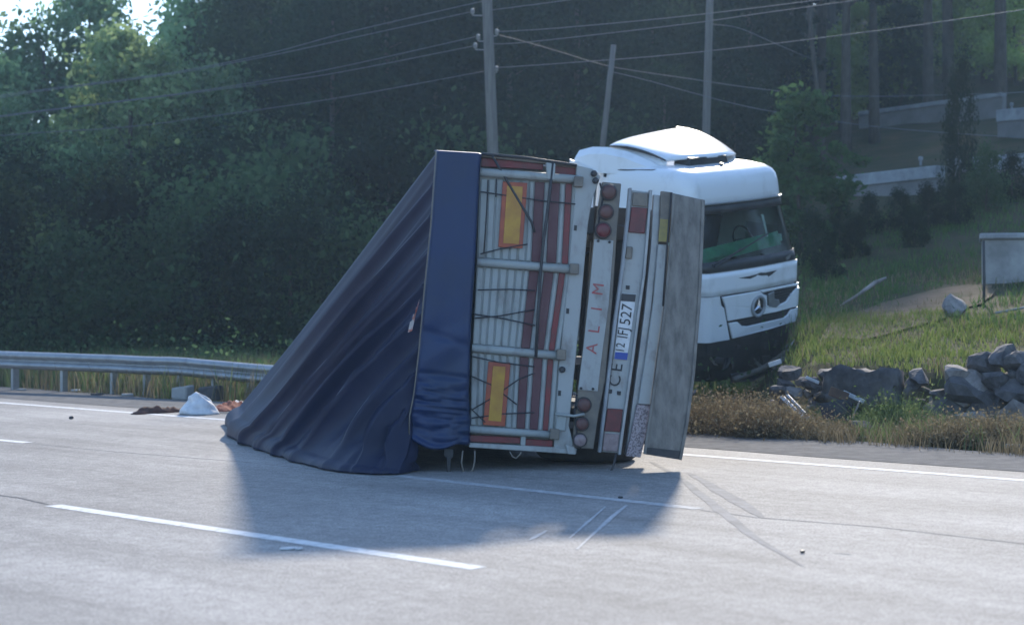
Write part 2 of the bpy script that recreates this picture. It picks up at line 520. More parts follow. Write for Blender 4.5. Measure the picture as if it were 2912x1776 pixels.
# dirt path on the bank
bm = bmesh.new()
prev = None
for i in range(15):
    t = i / 14
    c = Vector((4.6 + 3.2 * t, 23.0 + 4.6 * t))
    hw = 0.95 * math.sin(math.pi * (0.12 + 0.8 * t)) + 0.12 * noise.noise(Vector((i * 0.8, 2, 1)))
    cur = []
    for k in (-1, -0.33, 0.33, 1):
        x, y = c.x - 0.72 * hw * k, c.y + 0.7 * hw * k
        cur.append(bm.verts.new((x, y, H(x, y) + 0.03)))
    if prev:
        for j in range(3): bm.faces.new((prev[j], cur[j], cur[j + 1], prev[j + 1]))
    prev = cur
tag(obj('dirt_path', bm, M['path'], smooth=True), kind='structure')

# ------------------------------------------------------------------ overturned trailer
TA = math.radians(5.2)
TU = Vector((math.cos(TA), math.sin(TA), 0))            # across the rear face
TW = Vector((-math.sin(TA), math.cos(TA), 0))           # along the trailer, away from the road camera
TZ = Vector((0, 0, 1))
TP = Vector((0.15, 14.35, 0))
LEAN = math.radians(5)
TV = TZ * math.cos(LEAN) + TU * math.sin(LEAN)          # up the leaning rear face
TR_ = TU * math.cos(LEAN) - TZ * math.sin(LEAN)         # right on the leaning rear face

def rear(px, py, w=0.0):
    k = (px - 1456) / F
    dirv = Vector((k, 1, (HOR - py) / F))
    p0 = TP + TW * w - Vector((0, 0, EYE))
    t = p0.dot(TW) / dirv.dot(TW)
    return dirv * t + Vector((0, 0, EYE))

trailer = thing('overturned_trailer', 'tipper trailer lying on its side with dark tarpaulin spilled over the road', 'trailer', (0.3, 15.0, 0))

def pr(name, poly, w0, th, mat, parent=trailer, bev=0.006):
    bm = bmesh.new()
    prism(bm, [rear(x, y, w0) for x, y in poly], TW * th)
    if bev: bevel(bm, bev)
    return obj(name, bm, mat, parent)

def tube(name, pts, w, r, mat, parent=trailer, n=10):
    bm = bmesh.new()
    add_tube(bm, [rear(x, y, w) for x, y in pts], r, n)
    return obj(name, bm, mat, parent, smooth=True)

def lerp2(a, b, t): return (a[0] + (b[0] - a[0]) * t, a[1] + (b[1] - a[1]) * t)

# body: a closed box behind the tailgate, 10.5 m long
bm = bmesh.new()
prism(bm, [rear(x, y, 0.16) for x, y in ((1369, 446), (1640, 478), (1578, 1280), (1339, 1262))], TW * 10.4)
bevel(bm, 0.02)
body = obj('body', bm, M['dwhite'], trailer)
for k in range(9):                                          # stakes of the side walls
    bm = bmesh.new()
    for (x, y, sg) in ((1500, 458, 1),):
        add_box(bm, rear(x, y, 0.16) + TW * (0.7 + k * 1.1) + TZ * 0.02 * sg, (0.75, 0.08, 0.06), Matrix.Rotation(TA, 3, 'Z'))
    obj('side_stake', bm, M['dwhite'], trailer)

# tailgate
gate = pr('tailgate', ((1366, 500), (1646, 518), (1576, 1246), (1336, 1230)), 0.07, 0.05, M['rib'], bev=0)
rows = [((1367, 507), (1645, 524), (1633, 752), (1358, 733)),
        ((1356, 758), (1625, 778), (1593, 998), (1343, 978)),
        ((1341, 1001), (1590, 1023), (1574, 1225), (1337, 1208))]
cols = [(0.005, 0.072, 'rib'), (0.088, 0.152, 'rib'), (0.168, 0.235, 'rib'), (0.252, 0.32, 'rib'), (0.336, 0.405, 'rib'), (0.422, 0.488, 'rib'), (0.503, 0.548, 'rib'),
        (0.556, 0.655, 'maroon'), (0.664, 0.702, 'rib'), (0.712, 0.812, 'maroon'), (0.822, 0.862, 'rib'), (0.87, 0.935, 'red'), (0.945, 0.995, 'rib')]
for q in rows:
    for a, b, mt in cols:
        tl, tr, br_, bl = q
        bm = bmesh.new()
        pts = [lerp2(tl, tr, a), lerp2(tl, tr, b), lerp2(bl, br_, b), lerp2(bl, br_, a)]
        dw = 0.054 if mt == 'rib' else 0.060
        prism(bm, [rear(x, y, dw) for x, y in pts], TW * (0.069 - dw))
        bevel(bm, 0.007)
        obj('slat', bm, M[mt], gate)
# cross tubes
for pts, r in ((((1366, 489), (1646, 510)), 0.036), (((1357, 744), (1632, 766)), 0.036), (((1342, 988), (1595, 1011)), 0.034), (((1336, 1219), (1578, 1236)), 0.032)):
    tube('cross_tube', pts, 0.03, r, M['rib'])
# reflective bands
for x0, x1, ya, yb in ((1370, 1545, 449, 464), (1562, 1640, 470, 479)):
    pr('reflective_band', ((x0, ya), (x1, yb), (x1 - 1, yb + 19), (x0 - 1, ya + 24)), 0.09, 0.06, M['red'], bev=0.003)
for x0, x1, ya, yb in ((1336, 1480, 1236, 1243), (1494, 1572, 1247, 1252)):
    pr('reflective_band', ((x0, ya), (x1, yb), (x1 - 1, yb + 17), (x0 - 1, ya + 19)), 0.06, 0.05, M['red'], bev=0.003)
pr('lower_edge', ((1334, 1258), (1640, 1274), (1638, 1291), (1333, 1271)), 0.03, 0.1, M['dwhite'])
pr('upper_edge', ((1368, 438), (1642, 469), (1641, 476), (1368, 446)), 0.05, 0.1, M['tan'], bev=0.004)
tube('rod', ((1369, 437), (1500, 449), (1640, 470)), 0.03, 0.013, M['dark'])
tube('rod', ((1400, 443), (1432, 498), (1470, 562), (1512, 632), (1520, 660)), 0.015, 0.011, M['dark'])
tube('rod', ((1572, 462), (1562, 560), (1545, 690), (1536, 790), (1530, 900), (1524, 1015)), 0.0, 0.014, M['dark'])
pr('clamp', ((1553, 462), (1580, 465), (1578, 512), (1556, 509)), -0.01, 0.05, M['rib'])
pr('clamp', ((1482, 1236), (1496, 1238), (1494, 1268), (1480, 1266)), 0.03, 0.05, M['rib'])
for pts in (((1366, 545), (1440, 556), (1550, 572), (1636, 580)), ((1388, 512), (1384, 600), (1376, 720)), ((1412, 508), (1410, 560)),
            ((1366, 722), (1420, 708), (1500, 694)), ((1358, 824), (1450, 822), (1520, 826)), ((1345, 905), (1420, 898), (1520, 880)),
            ((1344, 892), (1430, 905), (1522, 925)), ((1339, 1068), (1400, 1095), (1470, 1150)), ((1341, 1165), (1400, 1130), (1475, 1078), (1520, 1060)),
            ((1341, 1188), (1430, 1176), (1520, 1172)), ((1340, 1012), (1420, 1030), (1520, 1042)), ((1338, 1160), (1380, 1200))):
    tube('rope', pts, 0.02, 0.006, M['rope'], n=6)
# warning plates
for q, qi in ((((1430, 516), (1500, 520), (1486, 706), (1417, 702)), ((1442, 528), (1487, 531), (1476, 694), (1431, 691))),
              (((1389, 1028), (1452, 1031), (1436, 1212), (1374, 1207)), ((1402, 1040), (1438, 1042), (1425, 1198), (1389, 1195)))):
    b = pr('warning_plate', q, 0.018, 0.016, M['orange'], bev=0.003)
    pr('plate_centre', qi, 0.013, 0.0045, M['yellow'], parent=b, bev=0.001)
# rear frame post with slots
pr('rear_frame', ((1640, 470), (1685, 480), (1708, 502), (1700, 525), (1686, 560), (1672, 640), (1664, 730), (1650, 890), (1634, 1050), (1618, 1210), (1634, 1276), (1636, 1290), (1574, 1286), (1590, 1040), (1616, 790), (1634, 560)), 0.04, 0.13, M['dwhite'])
for x, y in ((1637, 648), (1615, 884), (1592, 1117)):
    pr('slot', ((x - 4, y - 8), (x + 4, y - 7), (x + 3, y + 8), (x - 5, y + 7)), 0.036, 0.01, M['black'], bev=0)
for x, y in ((1688, 494), (1693, 514), (1600, 1010), (1598, 1050)):
    bm = bmesh.new()
    lathe(bm, [(0.028, 0), (0.028, 0.03), (0.015, 0.045)], rear(x, y, 0.04), -TW, 12)
    obj('bolt', bm, M['dark'], trailer)
for x, y in ((1634, 500), (1622, 748), (1585, 992), (1566, 1218)):
    pr('hinge', ((x, y), (x + 26, y + 2), (x + 24, y + 32), (x - 2, y + 30)), -0.02, 0.06, M['tan'])
tube('cable', ((1706, 520), (1716, 560), (1704, 610), (1700, 670)), 0.02, 0.008, M['rope'], n=6)
tube('cable', ((1640, 1120), (1634, 1170), (1640, 1230), (1652, 1276)), 0.015, 0.008, M['rope'], n=6)
pr('hinge', ((1585, 1180), (1612, 1183), (1608, 1225), (1580, 1222)), 0.02, 0.03, M['rib'])
tube('latch_bar', ((1580, 1176), (1632, 1182), (1662, 1176)), 0.0, 0.012, M['rib'])
pr('corner_foot', ((1608, 1262), (1634, 1270), (1636, 1292), (1614, 1290)), 0.0, 0.05, M['dwhite'])

# lamp bar
pr('gap_shade_panel', ((1690, 585), (1905, 600), (1880, 900), (1845, 1262), (1640, 1258), (1660, 980)), 0.42, 0.08, M['black'])  # added black panel behind the bars, stands in for shade in the gaps
pr('lamp_bar', ((1714, 517), (1767, 522), (1756, 640), (1742, 850), (1722, 1080), (1702, 1180), (1688, 1276), (1627, 1272), (1640, 1140), (1660, 980), (1676, 800), (1694, 640)), 0.03, 0.07, M['tan'])
pr('lamp_bar_plate', ((1690, 680), (1745, 684), (1731, 870), (1712, 1010), (1700, 1112), (1644, 1108), (1660, 980), (1674, 850)), 0.018, 0.011, M['dwhite'], bev=0.003)
for x, y in ((1701, 685), (1733, 688), (1652, 1103), (1686, 1105)):
    bm = bmesh.new()
    lathe(bm, [(0.012, 0), (0.012, 0.012), (0.006, 0.016)], rear(x, y, 0.018), -TW, 8)
    obj('bolt', bm, M['dark'], trailer)
def lamp(px, py, r, mt):
    bm = bmesh.new()
    c = rear(px, py, 0.03)
    lathe(bm, [(r, 0), (r, 0.03), (r * 0.92, 0.04)], c, -TW, 20)
    o = obj('tail_lamp', bm, M['dark'], trailer, smooth=False)
    bm = bmesh.new()
    lathe(bm, [(r * 0.86, 0.0385), (r * 0.8, 0.05), (r * 0.55, 0.058), (r * 0.25, 0.061)], c, -TW, 20)
    obj('lens', bm, mt, o, smooth=True)
for x, y, r, mt in ((1730, 547, 0.075, 'lrust'), (1722, 603, 0.07, 'lrust'), (1714, 655, 0.075, 'lred'), (1659, 1150, 0.069, 'lrust'), (1654, 1204, 0.064, 'lrust'), (1648, 1250, 0.064, 'lclear')):
    lamp(x, y, r, M[mt])
pr('mud_guard', ((1669, 590), (1692, 590), (1688, 664), (1664, 664)), 0.1, 0.2, M['black'])

# number-plate bar: backing with two bright rails
pr('number_plate_bar', ((1796, 540), (1848, 546), (1838, 700), (1812, 900), (1790, 1080), (1764, 1288), (1712, 1284), (1730, 1120), (1756, 900), (1780, 700)), 0.02, 0.06, M['dwhite'])
for pts in (((1793, 534), (1786, 620), (1771, 760), (1752, 900), (1736, 1030), (1722, 1150), (1706, 1286)),
            ((1851, 540), (1844, 640), (1832, 780), (1815, 900), (1797, 1040), (1780, 1160), (1762, 1292))):
    n = len(pts)
    poly = [(x - 4, y) for x, y in pts] + [(x + 4, y) for x, y in pts[::-1]]
    pr('rail', poly, -0.01, 0.075, M['coping'] if pts[0][0] < 1800 else M['steel'], bev=0.003)
pr('tail_lamp', ((1796, 588), (1842, 592), (1834, 664), (1787, 660)), 0.0, 0.018, M['lred'])
pr('tail_lamp', ((1800, 546), (1844, 549), (1842, 588), (1797, 585)), 0.004, 0.014, M['tan'])
pr('tail_lamp', ((1728, 1160), (1772, 1163), (1764, 1228), (1718, 1225)), 0.0, 0.018, M['lred'])
pr('tail_lamp', ((1718, 1231), (1762, 1234), (1757, 1284), (1712, 1281)), 0.004, 0.014, M['lclear'])
pr('bracket', ((1783, 700), (1800, 702), (1797, 736), (1778, 734)), -0.004, 0.022, M['tan'])
np_ = pr('number_plate', ((1767, 833), (1810, 836), (1783, 1024), (1746, 1021)), 0.008, 0.01, M['plate_white'], bev=0.002)
pr('plate_band', ((1768, 834), (1809, 837), (1806, 858), (1765, 855)), 0.004, 0.0035, M['dark'], parent=np_, bev=0)
pr('plate_band', ((1750, 1000), (1786, 1003), (1783, 1023), (1747, 1020)), 0.004, 0.0035, M['eu_blue'], parent=np_, bev=0)

def text(name, s, px, py, size, mat, parent, w=0.0, lean=LEAN, space=1.0, wide=1.0):
    cu = bpy.data.curves.new(name, 'FONT')
    cu.body = s
    cu.align_x, cu.align_y = 'CENTER', 'CENTER'
    cu.size = size
    cu.space_character = space
    cu.extrude = 0.001
    cu.resolution_u = 3
    t = bpy.data.objects.new(name, cu)
    dg = bpy.context.evaluated_depsgraph_get()
    COL.objects.link(t)
    dg.update()
    me = bpy.data.meshes.new_from_object(t.evaluated_get(dg))
    bpy.data.objects.remove(t)
    bpy.data.curves.remove(cu)
    me.name = name
    me.materials.clear()
    o = rear(px, py, w)
    up = TZ * math.cos(lean) + TU * math.sin(lean)
    rt = TU * math.cos(lean) - TZ * math.sin(lean)
    mt = Matrix(((up.x * wide, -rt.x, -TW.x, o.x), (up.y * wide, -rt.y, -TW.y, o.y), (up.z * wide, -rt.z, -TW.z, o.z), (0, 0, 0, 1)))
    me.transform(mt)
    return link(name, me, mat, parent)
L8 = math.radians(8)
for ch, x, y in (('M', 1702, 822), ('I', 1698, 878), ('L', 1691, 936), ('A', 1684, 990)):
    text('letter', ch, x, y, 0.14, M['letter_red'], trailer, 0.015, L8)
text('lettering', '527', 1782, 894, 0.135, M['letter_black'], np_, 0.005, L8, 1.0, 0.92)
text('lettering', 'IFJ', 1773, 946, 0.135, M['letter_black'], np_, 0.005, L8, 1.0, 0.75)
text('lettering', '12', 1765, 988, 0.11, M['letter_black'], np_, 0.005, L8, 1.0, 0.8)
text('lettering', 'C E', 1752, 1066, 0.15, M['letter_black'], trailer, 0.017, L8, 0.9, 1.0)
for x, y in ((1736, 1112), (1761, 1117), (1786, 817)):
    pr('screw', ((x - 6, y - 6), (x + 5, y - 5), (x + 4, y + 6), (x - 6, y + 5)), 0.012, 0.008, M['letter_black'], bev=0)

# tan bar with reflectors
pr('side_bar', ((1858, 553), (1880, 556), (1872, 700), (1850, 900), (1826, 1080), (1794, 1296), (1778, 1293), (1806, 1080), (1832, 880), (1850, 700)), 0.05, 0.06, M['steel'])
pr('bar_cover', ((1880, 543), (1914, 547), (1905, 690), (1874, 688)), 0.0, 0.05, M['tan'])
pr('bar_cover', ((1878, 622), (1906, 625), (1902, 688), (1872, 686)), -0.006, 0.006, M['yellowtape'], bev=0)
pr('bar_cover', ((1872, 694), (1903, 696), (1890, 860), (1870, 1000), (1850, 1150), (1815, 1148), (1838, 1000), (1858, 860)), 0.0, 0.05, M['dwhite'])
pr('reflector_strip', ((1812, 1150), (1850, 1152), (1836, 1240), (1822, 1300), (1780, 1296), (1796, 1230)), 0.0, 0.05, M['mesh'], bev=0.003)
tube('cable', ((1910, 548), (1902, 640), (1896, 720), (1886, 870)), -0.005, 0.01, M['dark'])

# wide underrun plate, slightly bowed with a lip each side
pl = pr('underrun_plate', ((1914, 549), (2004, 569), (2000, 680), (1992, 860), (1976, 1060), (1958, 1200), (1938, 1307), (1830, 1290), (1846, 1180), (1866, 1050), (1890, 860), (1904, 700)), -0.05, 0.03, M['plate'])
pr('plate_lip', ((1996, 566), (2005, 569), (2001, 680), (1993, 860), (1977, 1060), (1959, 1200), (1939, 1308), (1931, 1306), (1950, 1200), (1968, 1060), (1984, 860), (1992, 680)), -0.065, 0.014, M['plate'], parent=pl, bev=0.003)
pr('plate_lip', ((1913, 549), (1921, 551), (1911, 700), (1897, 860), (1873, 1050), (1853, 1180), (1838, 1291), (1830, 1289), (1846, 1180), (1866, 1050), (1890, 860), (1904, 700)), -0.065, 0.014, M['plate'], parent=pl, bev=0.003)
pr('rubber_edge', ((1834, 1270), (1944, 1282), (1939, 1307), (1831, 1290)), -0.053, 0.002, M['dark'], parent=pl, bev=0)

# hanging bits below
pr('stand', ((1262, 1272), (1290, 1276), (1289, 1300), (1282, 1303), (1282, 1362), (1271, 1360), (1270, 1300), (1262, 1296)), 0.0, 0.05, M['dark'])
tube('rope_loop', ((1316, 1280), (1312, 1315), (1318, 1340), (1332, 1346), (1344, 1336), (1350, 1310), (1350, 1280)), 0.0, 0.008, M['tan'], n=6)
tube('rope_loop', ((1450, 1284), (1458, 1298), (1468, 1302), (1478, 1292), (1482, 1284)), 0.0, 0.007, M['tan'], n=6)
tube('strap', ((1752, 1290), (1744, 1325), (1734, 1345), (1729, 1368)), -0.02, 0.01, M['dark'], n=6)
pr('hook', ((1724, 1358), (1738, 1358), (1734, 1374), (1722, 1372)), -0.03, 0.03, M['dark'])

# chassis, axles, wheels
for (x, y) in ((1735, 660), (1700, 1060)):
    bm = bmesh.new()
    c = rear(x, y, 0.25)
    add_box(bm, c + TW * 4.9, (0.36, 9.6, 0.14), Matrix.Rotation(TA, 3, 'Z'))
    bevel(bm, 0.01)
    obj('chassis_rail', bm, M['dark'], trailer)
def wheel(c, axis, r, wd, parent, name='wheel'):
    bm = bmesh.new()
    lathe(bm, [(r * 0.58, -wd * 0.46), (r * 0.9, -wd / 2), (r * 0.985, -wd * 0.4), (r, -wd * 0.2), (r, wd * 0.2), (r * 0.985, wd * 0.4), (r * 0.9, wd / 2), (r * 0.58, wd * 0.46)], c, axis, 28)
    o = obj(name, bm, M['rubber'], parent, smooth=True)
    bm = bmesh.new()
    lathe(bm, [(r * 0.57, -wd * 0.44), (r * 0.5, -wd * 0.1), (r * 0.3, -wd * 0.05), (r * 0.3, -wd * 0.3), (r * 0.3, wd * 0.3), (r * 0.3, wd * 0.05), (r * 0.5, wd * 0.1), (r * 0.57, wd * 0.44)], c, axis, 20)
    obj('rim', bm, M['steel'], o)
    return o
for wv in (2.6, 3.95, 5.3):
    c = rear(1840, 900, 0) + TW * wv
    c.x -= 0.05
    for zz in (0.2, 2.16):
        q = c + TU * (0.02 + (zz - 1.2) * 0.087); q.z = zz
        wheel(q, TV, 0.49, 0.36, trailer)
    bm = bmesh.new()
    a = c.copy(); a.z = 0.25
    b = c + TU * 0.1; b.z = 2.1
    add_tube(bm, [a, b], 0.07)
    obj('axle', bm, M['dark'], trailer)
c = rear(1700, 1300, 0) + TW * 0.95
c.z = 0.17
wheel(c + TU * 0.03, Vector((0.03, 0, 1)), 0.47, 0.3, trailer, 'spare_wheel')

# blue tarpaulin flap over the rear hoop
def grid_mesh(name, fn, nu, nv, mat, parent, thick=0.006):
    v = np.array([fn(i / nu, j / nv) for j in range(nv + 1) for i in range(nu + 1)])
    f = np.array([(j * (nu + 1) + i, j * (nu + 1) + i + 1, (j + 1) * (nu + 1) + i + 1, (j + 1) * (nu + 1) + i) for j in range(nv) for i in range(nu)])
    o = link(name, npmesh(name, v, f), mat, parent, smooth=True)
    md = o.modifiers.new('thickness', 'SOLIDIFY')
    md.thickness = thick
    md.offset = 0
    return o
def pl_at(pts, t):
    """point along a polyline by parameter of its second coordinate order, t in 0..1 by arc length"""
    Ls = [math.dist(a, b) for a, b in zip(pts, pts[1:])]
    T = t * sum(Ls)
    for (a, b), l in zip(zip(pts, pts[1:]), Ls):
        if T <= l: return lerp2(a, b, T / l)
        T -= l
    return pts[-1]
LE = [(1241, 430), (1226, 640), (1207, 830), (1192, 1000), (1178, 1120), (1166, 1180), (1164, 1246)]
RE = [(1370, 438), (1365, 480), (1352, 730), (1341, 900), (1338, 1000), (1334, 1120), (1340, 1200), (1336, 1266)]
def flap(u, v):
    vv = max(0.0, (v - 0.04) / 0.96)
    a, b = pl_at(LE, vv), pl_at(RE, vv)
    x, y = lerp2(a, b, u)
    low = sm(vv, 0.76, 0.86)
    y += low * 22 * math.sin(math.pi * min(1, u * 1.3)) * sm(vv, 0.9, 1.0)
    wv = -0.03 - 0.04 * math.sin(math.pi * u) * low
    wv += 0.012 * noise.noise(Vector((u * 3, vv * 4, 2)))
    wv += low * (0.05 * noise.noise(Vector((u * 1.8 + vv * 3, vv * 34, 5))) + 0.03 * (1 - 2 * abs(noise.noise(Vector((u * 2.4 - vv * 5, vv * 60, 9))))))
    wv += 0.012 * math.exp(-((vv - 0.62 - 0.04 * u) / 0.015) ** 2) + 0.016 * math.exp(-((vv - 0.77) / 0.01) ** 2)
    wv += 0.008 * math.sin(vv * 40 + u * 6) * sm(vv, 0.5, 0.65) * (1 - low)
    p = rear(x, y, 0) + TW * wv
    # top edge rolls back over the hoop
    if v < 0.04:
        t = 1 - v / 0.04
        p += TW * 0.5 * t + TZ * 0.05 * math.sin(t * 1.2)
    # side edges roll back
    e = max(0, (u - 0.93) / 0.07)
    p += TW * 0.05 * e * e
    e = max(0, (0.05 - u) / 0.05)
    p += TW * 0.03 * e * e
    return p
grid_mesh('rear_flap', flap, 40, 170, M['blue'], trailer)

# the big dark tarpaulin, dragged from the rear hoop down to the road
GE = [(636, 1205), (640, 1222), (652, 1245), (684, 1264), (740, 1284), (800, 1305), (870, 1326), (960, 1344), (1060, 1351), (1130, 1350), (1196, 1338)]
GEw = [gnd(*p) for p in GE]
GEw2 = [(p.x, p.y) for p in GEw]
Ptop = rear(1241, 430, 0)
Lw = GEw[0]
def tarp(u, v):
    # u < 0.22: the part that wraps away behind the ridge; the rest: the side one sees
    s = (u - 0.22) / 0.78
    t = v
    if s < 0:
        P = Ptop + TW * (-s * 9.0) + TZ * (0.04 * math.sin(-s * 20)) * min(1, -s * 30)
        P = P + TZ * (s * 1.0) + TU * (-s * 3.0)
        Q = Lw + Vector((0.62, 0.78, 0)) * (-s * 7.0)
    else:
        ss = s ** 0.9
        x, y = pl_at(LE, min(1, ss * 1.0))
        P = rear(x, y, 0.03)
        if s > 0.97: P.z -= (s - 0.97) * 4
        a = pl_at(GE, float(np.interp(min(1, s), [0, 0.25, 0.53, 0.79, 1], [0, 0.17, 0.36, 0.74, 1])))
        Q = gnd(a[0], a[1])
    hz = t
    zf = 1 - t
    # near the ground the cloth bellies out, then tucks under itself
    if t > 0.91:
        k = (t - 0.91) / 0.09
        hz = 0.91 + 0.09 * math.sin(k * math.pi * 0.5) ** 0.8
        zf = 0.09 * (1 - k) ** 0.7 if k < 1 else 0
    p = Vector((P.x + (Q.x - P.x) * hz, P.y + (Q.y - P.y) * hz, P.z * zf))
    n = Vector((-0.80, -0.50, 0.35)).normalized()
    sg = max(0.0, min(1.0, s))
    env = (0.25 + 0.75 * math.sin(math.pi * min(1, t * 0.9 + 0.05))) * (0.35 + 0.65 * sm(s, -0.05, 0.12))
    # folds running along the rulings
    q = s * 1.0 + 0.03 * noise.noise(Vector((s * 5, t * 0.8, 7)))
    def ridge(f, ph):
        x = math.sin(math.pi * (q * f + ph + 0.22 * noise.noise(Vector((q * f * 0.3, t * 0.5, ph)))))
        return 1 - 2 * abs(x) ** 0.55
    am = 0.6 + 0.75 * noise.noise(Vector((s * 9, t * 0.5, 3)))
    d = 0.15 * ridge(9.0, 0.2) * am + 0.035 * ridge(19.0, 0.6) * (0.2 + 1.3 * abs(noise.noise(Vector((s * 8, t * 1.2, 9)))))
    d += 0.03 * noise.noise(Vector((s * 4, t * 1.2, 1)))
    d += 0.10 * math.sin(math.pi * t) * sm(s, 0.05, 0.4) * (1 - sm(s, 0.75, 1.0)) * 0.6
    # smooth pool of cloth at the lower right
    sm_ = sm(t, 0.62, 0.85) * sm(s, 0.45, 0.7)
    d *= 1 - 0.6 * sm_
    p += n * d * env
    # the belly at the foot of the ridge
    bl = math.exp(-((t - 0.9) / 0.08) ** 2) * math.exp(-((s - 0.16) / 0.10) ** 2)
    p += Vector((-0.35, -0.6, 0.1)) * 0.08 * bl
    p.z = max(p.z, 0.012)
    return p
tp = grid_mesh('tarpaulin', tarp, 240, 130, M['tarp'], trailer, 0.008)
bm = bmesh.new()
for k in range(4):
    a = rear(1160 + k * 9, 945 - k * 22, -0.05); b = rear(1166 + k * 9, 915 - k * 22, -0.05)
    c_ = rear(1180 + k * 3, 905 - k * 14, -0.03); dd = rear(1172 + k * 3, 940 - k * 14, -0.03)
    prism(bm, [a, b, c_, dd], TW * 0.004)
obj('torn_reflective_strip', bm, pm('torn_reflector', (0.5, 0.16, 0.11), (0.55, 0.5, 0.48), 12, 0.4, lo=0.45, hi=0.55), trailer)
tube('hem_cord', [(x - 1, y) for x, y in LE], -0.045, 0.006, M['tan'], n=6)
# ------------------------------------------------------------------ jack-knifed tractor unit
def cab_matrix(yaw, roll, pitch, loc):
    f = Vector((math.sin(yaw), -math.cos(yaw), 0)); z = Vector((0, 0, 1)); l = z.cross(f)
    B = Matrix(((l.x, f.x, z.x), (l.y, f.y, z.y), (l.z, f.z, z.z)))
    ry = Matrix(((math.cos(roll), 0, -math.sin(roll)), (0, 1, 0), (math.sin(roll), 0, math.cos(roll))))
    rx = Matrix(((1, 0, 0), (0, math.cos(pitch), -math.sin(pitch)), (0, math.sin(pitch), math.cos(pitch))))
    return Matrix.Translation(loc) @ (B @ rx @ ry).to_4x4()
CM = cab_matrix(math.radians(44.8), math.radians(6.8), math.radians(-9.1), (3.672, 25.783, 0.145))
# x = towards the vehicle's left (far side here), y = forward, z = up
tractor = thing('truck_tractor', 'white lorry tractor unit jackknifed behind the trailer with a damaged front', 'truck')
tractor.matrix_world = CM

def lo(name, bm, mat, parent=tractor, smooth=False):
    return obj(name, bm, mat, parent, smooth, world=False)

CX = [-1.22, -1.2, -1.17, -1.13, -1.08, -1.03, -0.97, -0.9, 0.9, 0.97, 1.03, 1.08, 1.13, 1.17, 1.2, 1.22]
def corner(x, r=0.26, hw=1.245):
    e = abs(x) - (hw - r)
    return 0 if e <= 0 else r - math.sqrt(max(0, r * r - min(e, r) ** 2))
SEC = [(0.93, 1.225, 0.0, -2.25), (1.3, 1.24, 0.0, -2.25), (1.6, 1.245, -0.005, -2.25), (1.9, 1.245, -0.02, -2.25), (1.97, 1.243, -0.045, -2.25), (2.03, 1.24, -0.07, -2.25),
       (2.25, 1.23, -0.155, -2.25), (2.5, 1.22, -0.25, -2.25), (2.72, 1.205, -0.335, -2.25), (2.86, 1.19, -0.39, -2.25), (2.92, 1.19, -0.36, -2.25), (3.0, 1.185, -0.37, -2.25), (3.14, 1.175, -0.395, -2.25),
       (3.24, 1.16, -0.43, -2.25), (3.31, 1.13, -0.485, -2.24), (3.36, 1.07, -0.58, -2.22), (3.39, 0.95, -0.76, -2.18), (3.405, 0.70, -1.10, -2.1), (3.41, 0.35, -1.5, -2.0)]
def sec_ring(hw, f, r, cr=0.26):
    cr = min(cr, hw * 0.5)
    pts = []
    for i in range(5): pts.append((-hw, r + (f - cr - r) * i / 5))
    for i in range(7):
        a = math.pi - (math.pi / 2) * i / 7
        pts.append((-hw + cr + math.cos(a) * cr, f - cr + math.sin(a) * cr))
    for i in range(9): pts.append((-hw + cr + (2 * hw - 2 * cr) * i / 8, f + 0.05 * (math.sin(math.pi * i / 8))))
    for i in range(1, 8):
        a = math.pi / 2 - (math.pi / 2) * i / 7
        pts.append((hw - cr + math.cos(a) * cr, f - cr + math.sin(a) * cr))
    for i in range(1, 6): pts.append((hw, f - cr - (f - cr - r) * i / 5))
    return pts
RN = len(sec_ring(1, 0, -2))
rings = [[Vector((x, y, z)) for x, y in sec_ring(hw, f, r)] for z, hw, f, r in SEC]
# the windscreen opening: sections 5..9, ring segments round the front
W0, W1, C0, C1 = 5, 9, 8, RN - 10
bm = bmesh.new()
vs = [[bm.verts.new(p) for p in rg] for rg in rings]
for i in range(len(rings) - 1):
    for k in range(RN):
        if W0 <= i < W1 and C0 <= k < C1: continue
        k2 = (k + 1) % RN
        bm.faces.new((vs[i][k], vs[i][k2], vs[i + 1][k2], vs[i + 1][k]))
bm.faces.new(vs[-1])
cab = lo('cab', bm, M['white'], smooth=True)
bm = bmesh.new()
vs = [[bm.verts.new(rings[i][k] + Vector((0, -0.012, 0))) for k in range(C0, C1 + 1)] for i in range(W0, W1 + 1)]
for i in range(len(vs) - 1):
    for k in range(len(vs[0]) - 1):
        bm.faces.new((vs[i][k], vs[i][k + 1], vs[i + 1][k + 1], vs[i + 1][k]))
lo('windscreen', bm, M['glass'], smooth=True)
def frontstrip(name, za, zb, mat, out=0.012, th=0.01, k0=C0 - 1, k1=C1 + 1):
    """strip following the cab front between two heights"""
    def at_z(z):
        for (a, b) in zip(SEC, SEC[1:]):
            if a[0] <= z <= b[0]:
                t = (z - a[0]) / (b[0] - a[0])
                return [Vector((x, y, z)) for x, y in sec_ring(a[1] + (b[1] - a[1]) * t, a[2] + (b[2] - a[2]) * t, -2.25)]
    n = max(1, int((zb - za) / 0.08))
    bm = bmesh.new()
    R_ = []
    for q in range(n + 1):
        rg = at_z(za + (zb - za) * q / n)
        row = []
        for k in range(k0, k1 + 1):
            t = (rg[min(k + 1, RN - 1)] - rg[k - 1]).normalized()
            nn = Vector((-t.y, t.x, 0))
            row.append(bm.verts.new(rg[k] + nn * out))
        R_.append(row)
    for i in range(n):
        for k in range(len(R_[0]) - 1):
            bm.faces.new((R_[i][k], R_[i][k + 1], R_[i + 1][k + 1], R_[i + 1][k]))
    o = lo(name, bm, mat, smooth=True)
    md = o.modifiers.new('thickness', 'SOLIDIFY')
    md.thickness = th
    md.offset = 1
    return o
frontstrip('windscreen_base', 1.905, 2.06, M['black'])
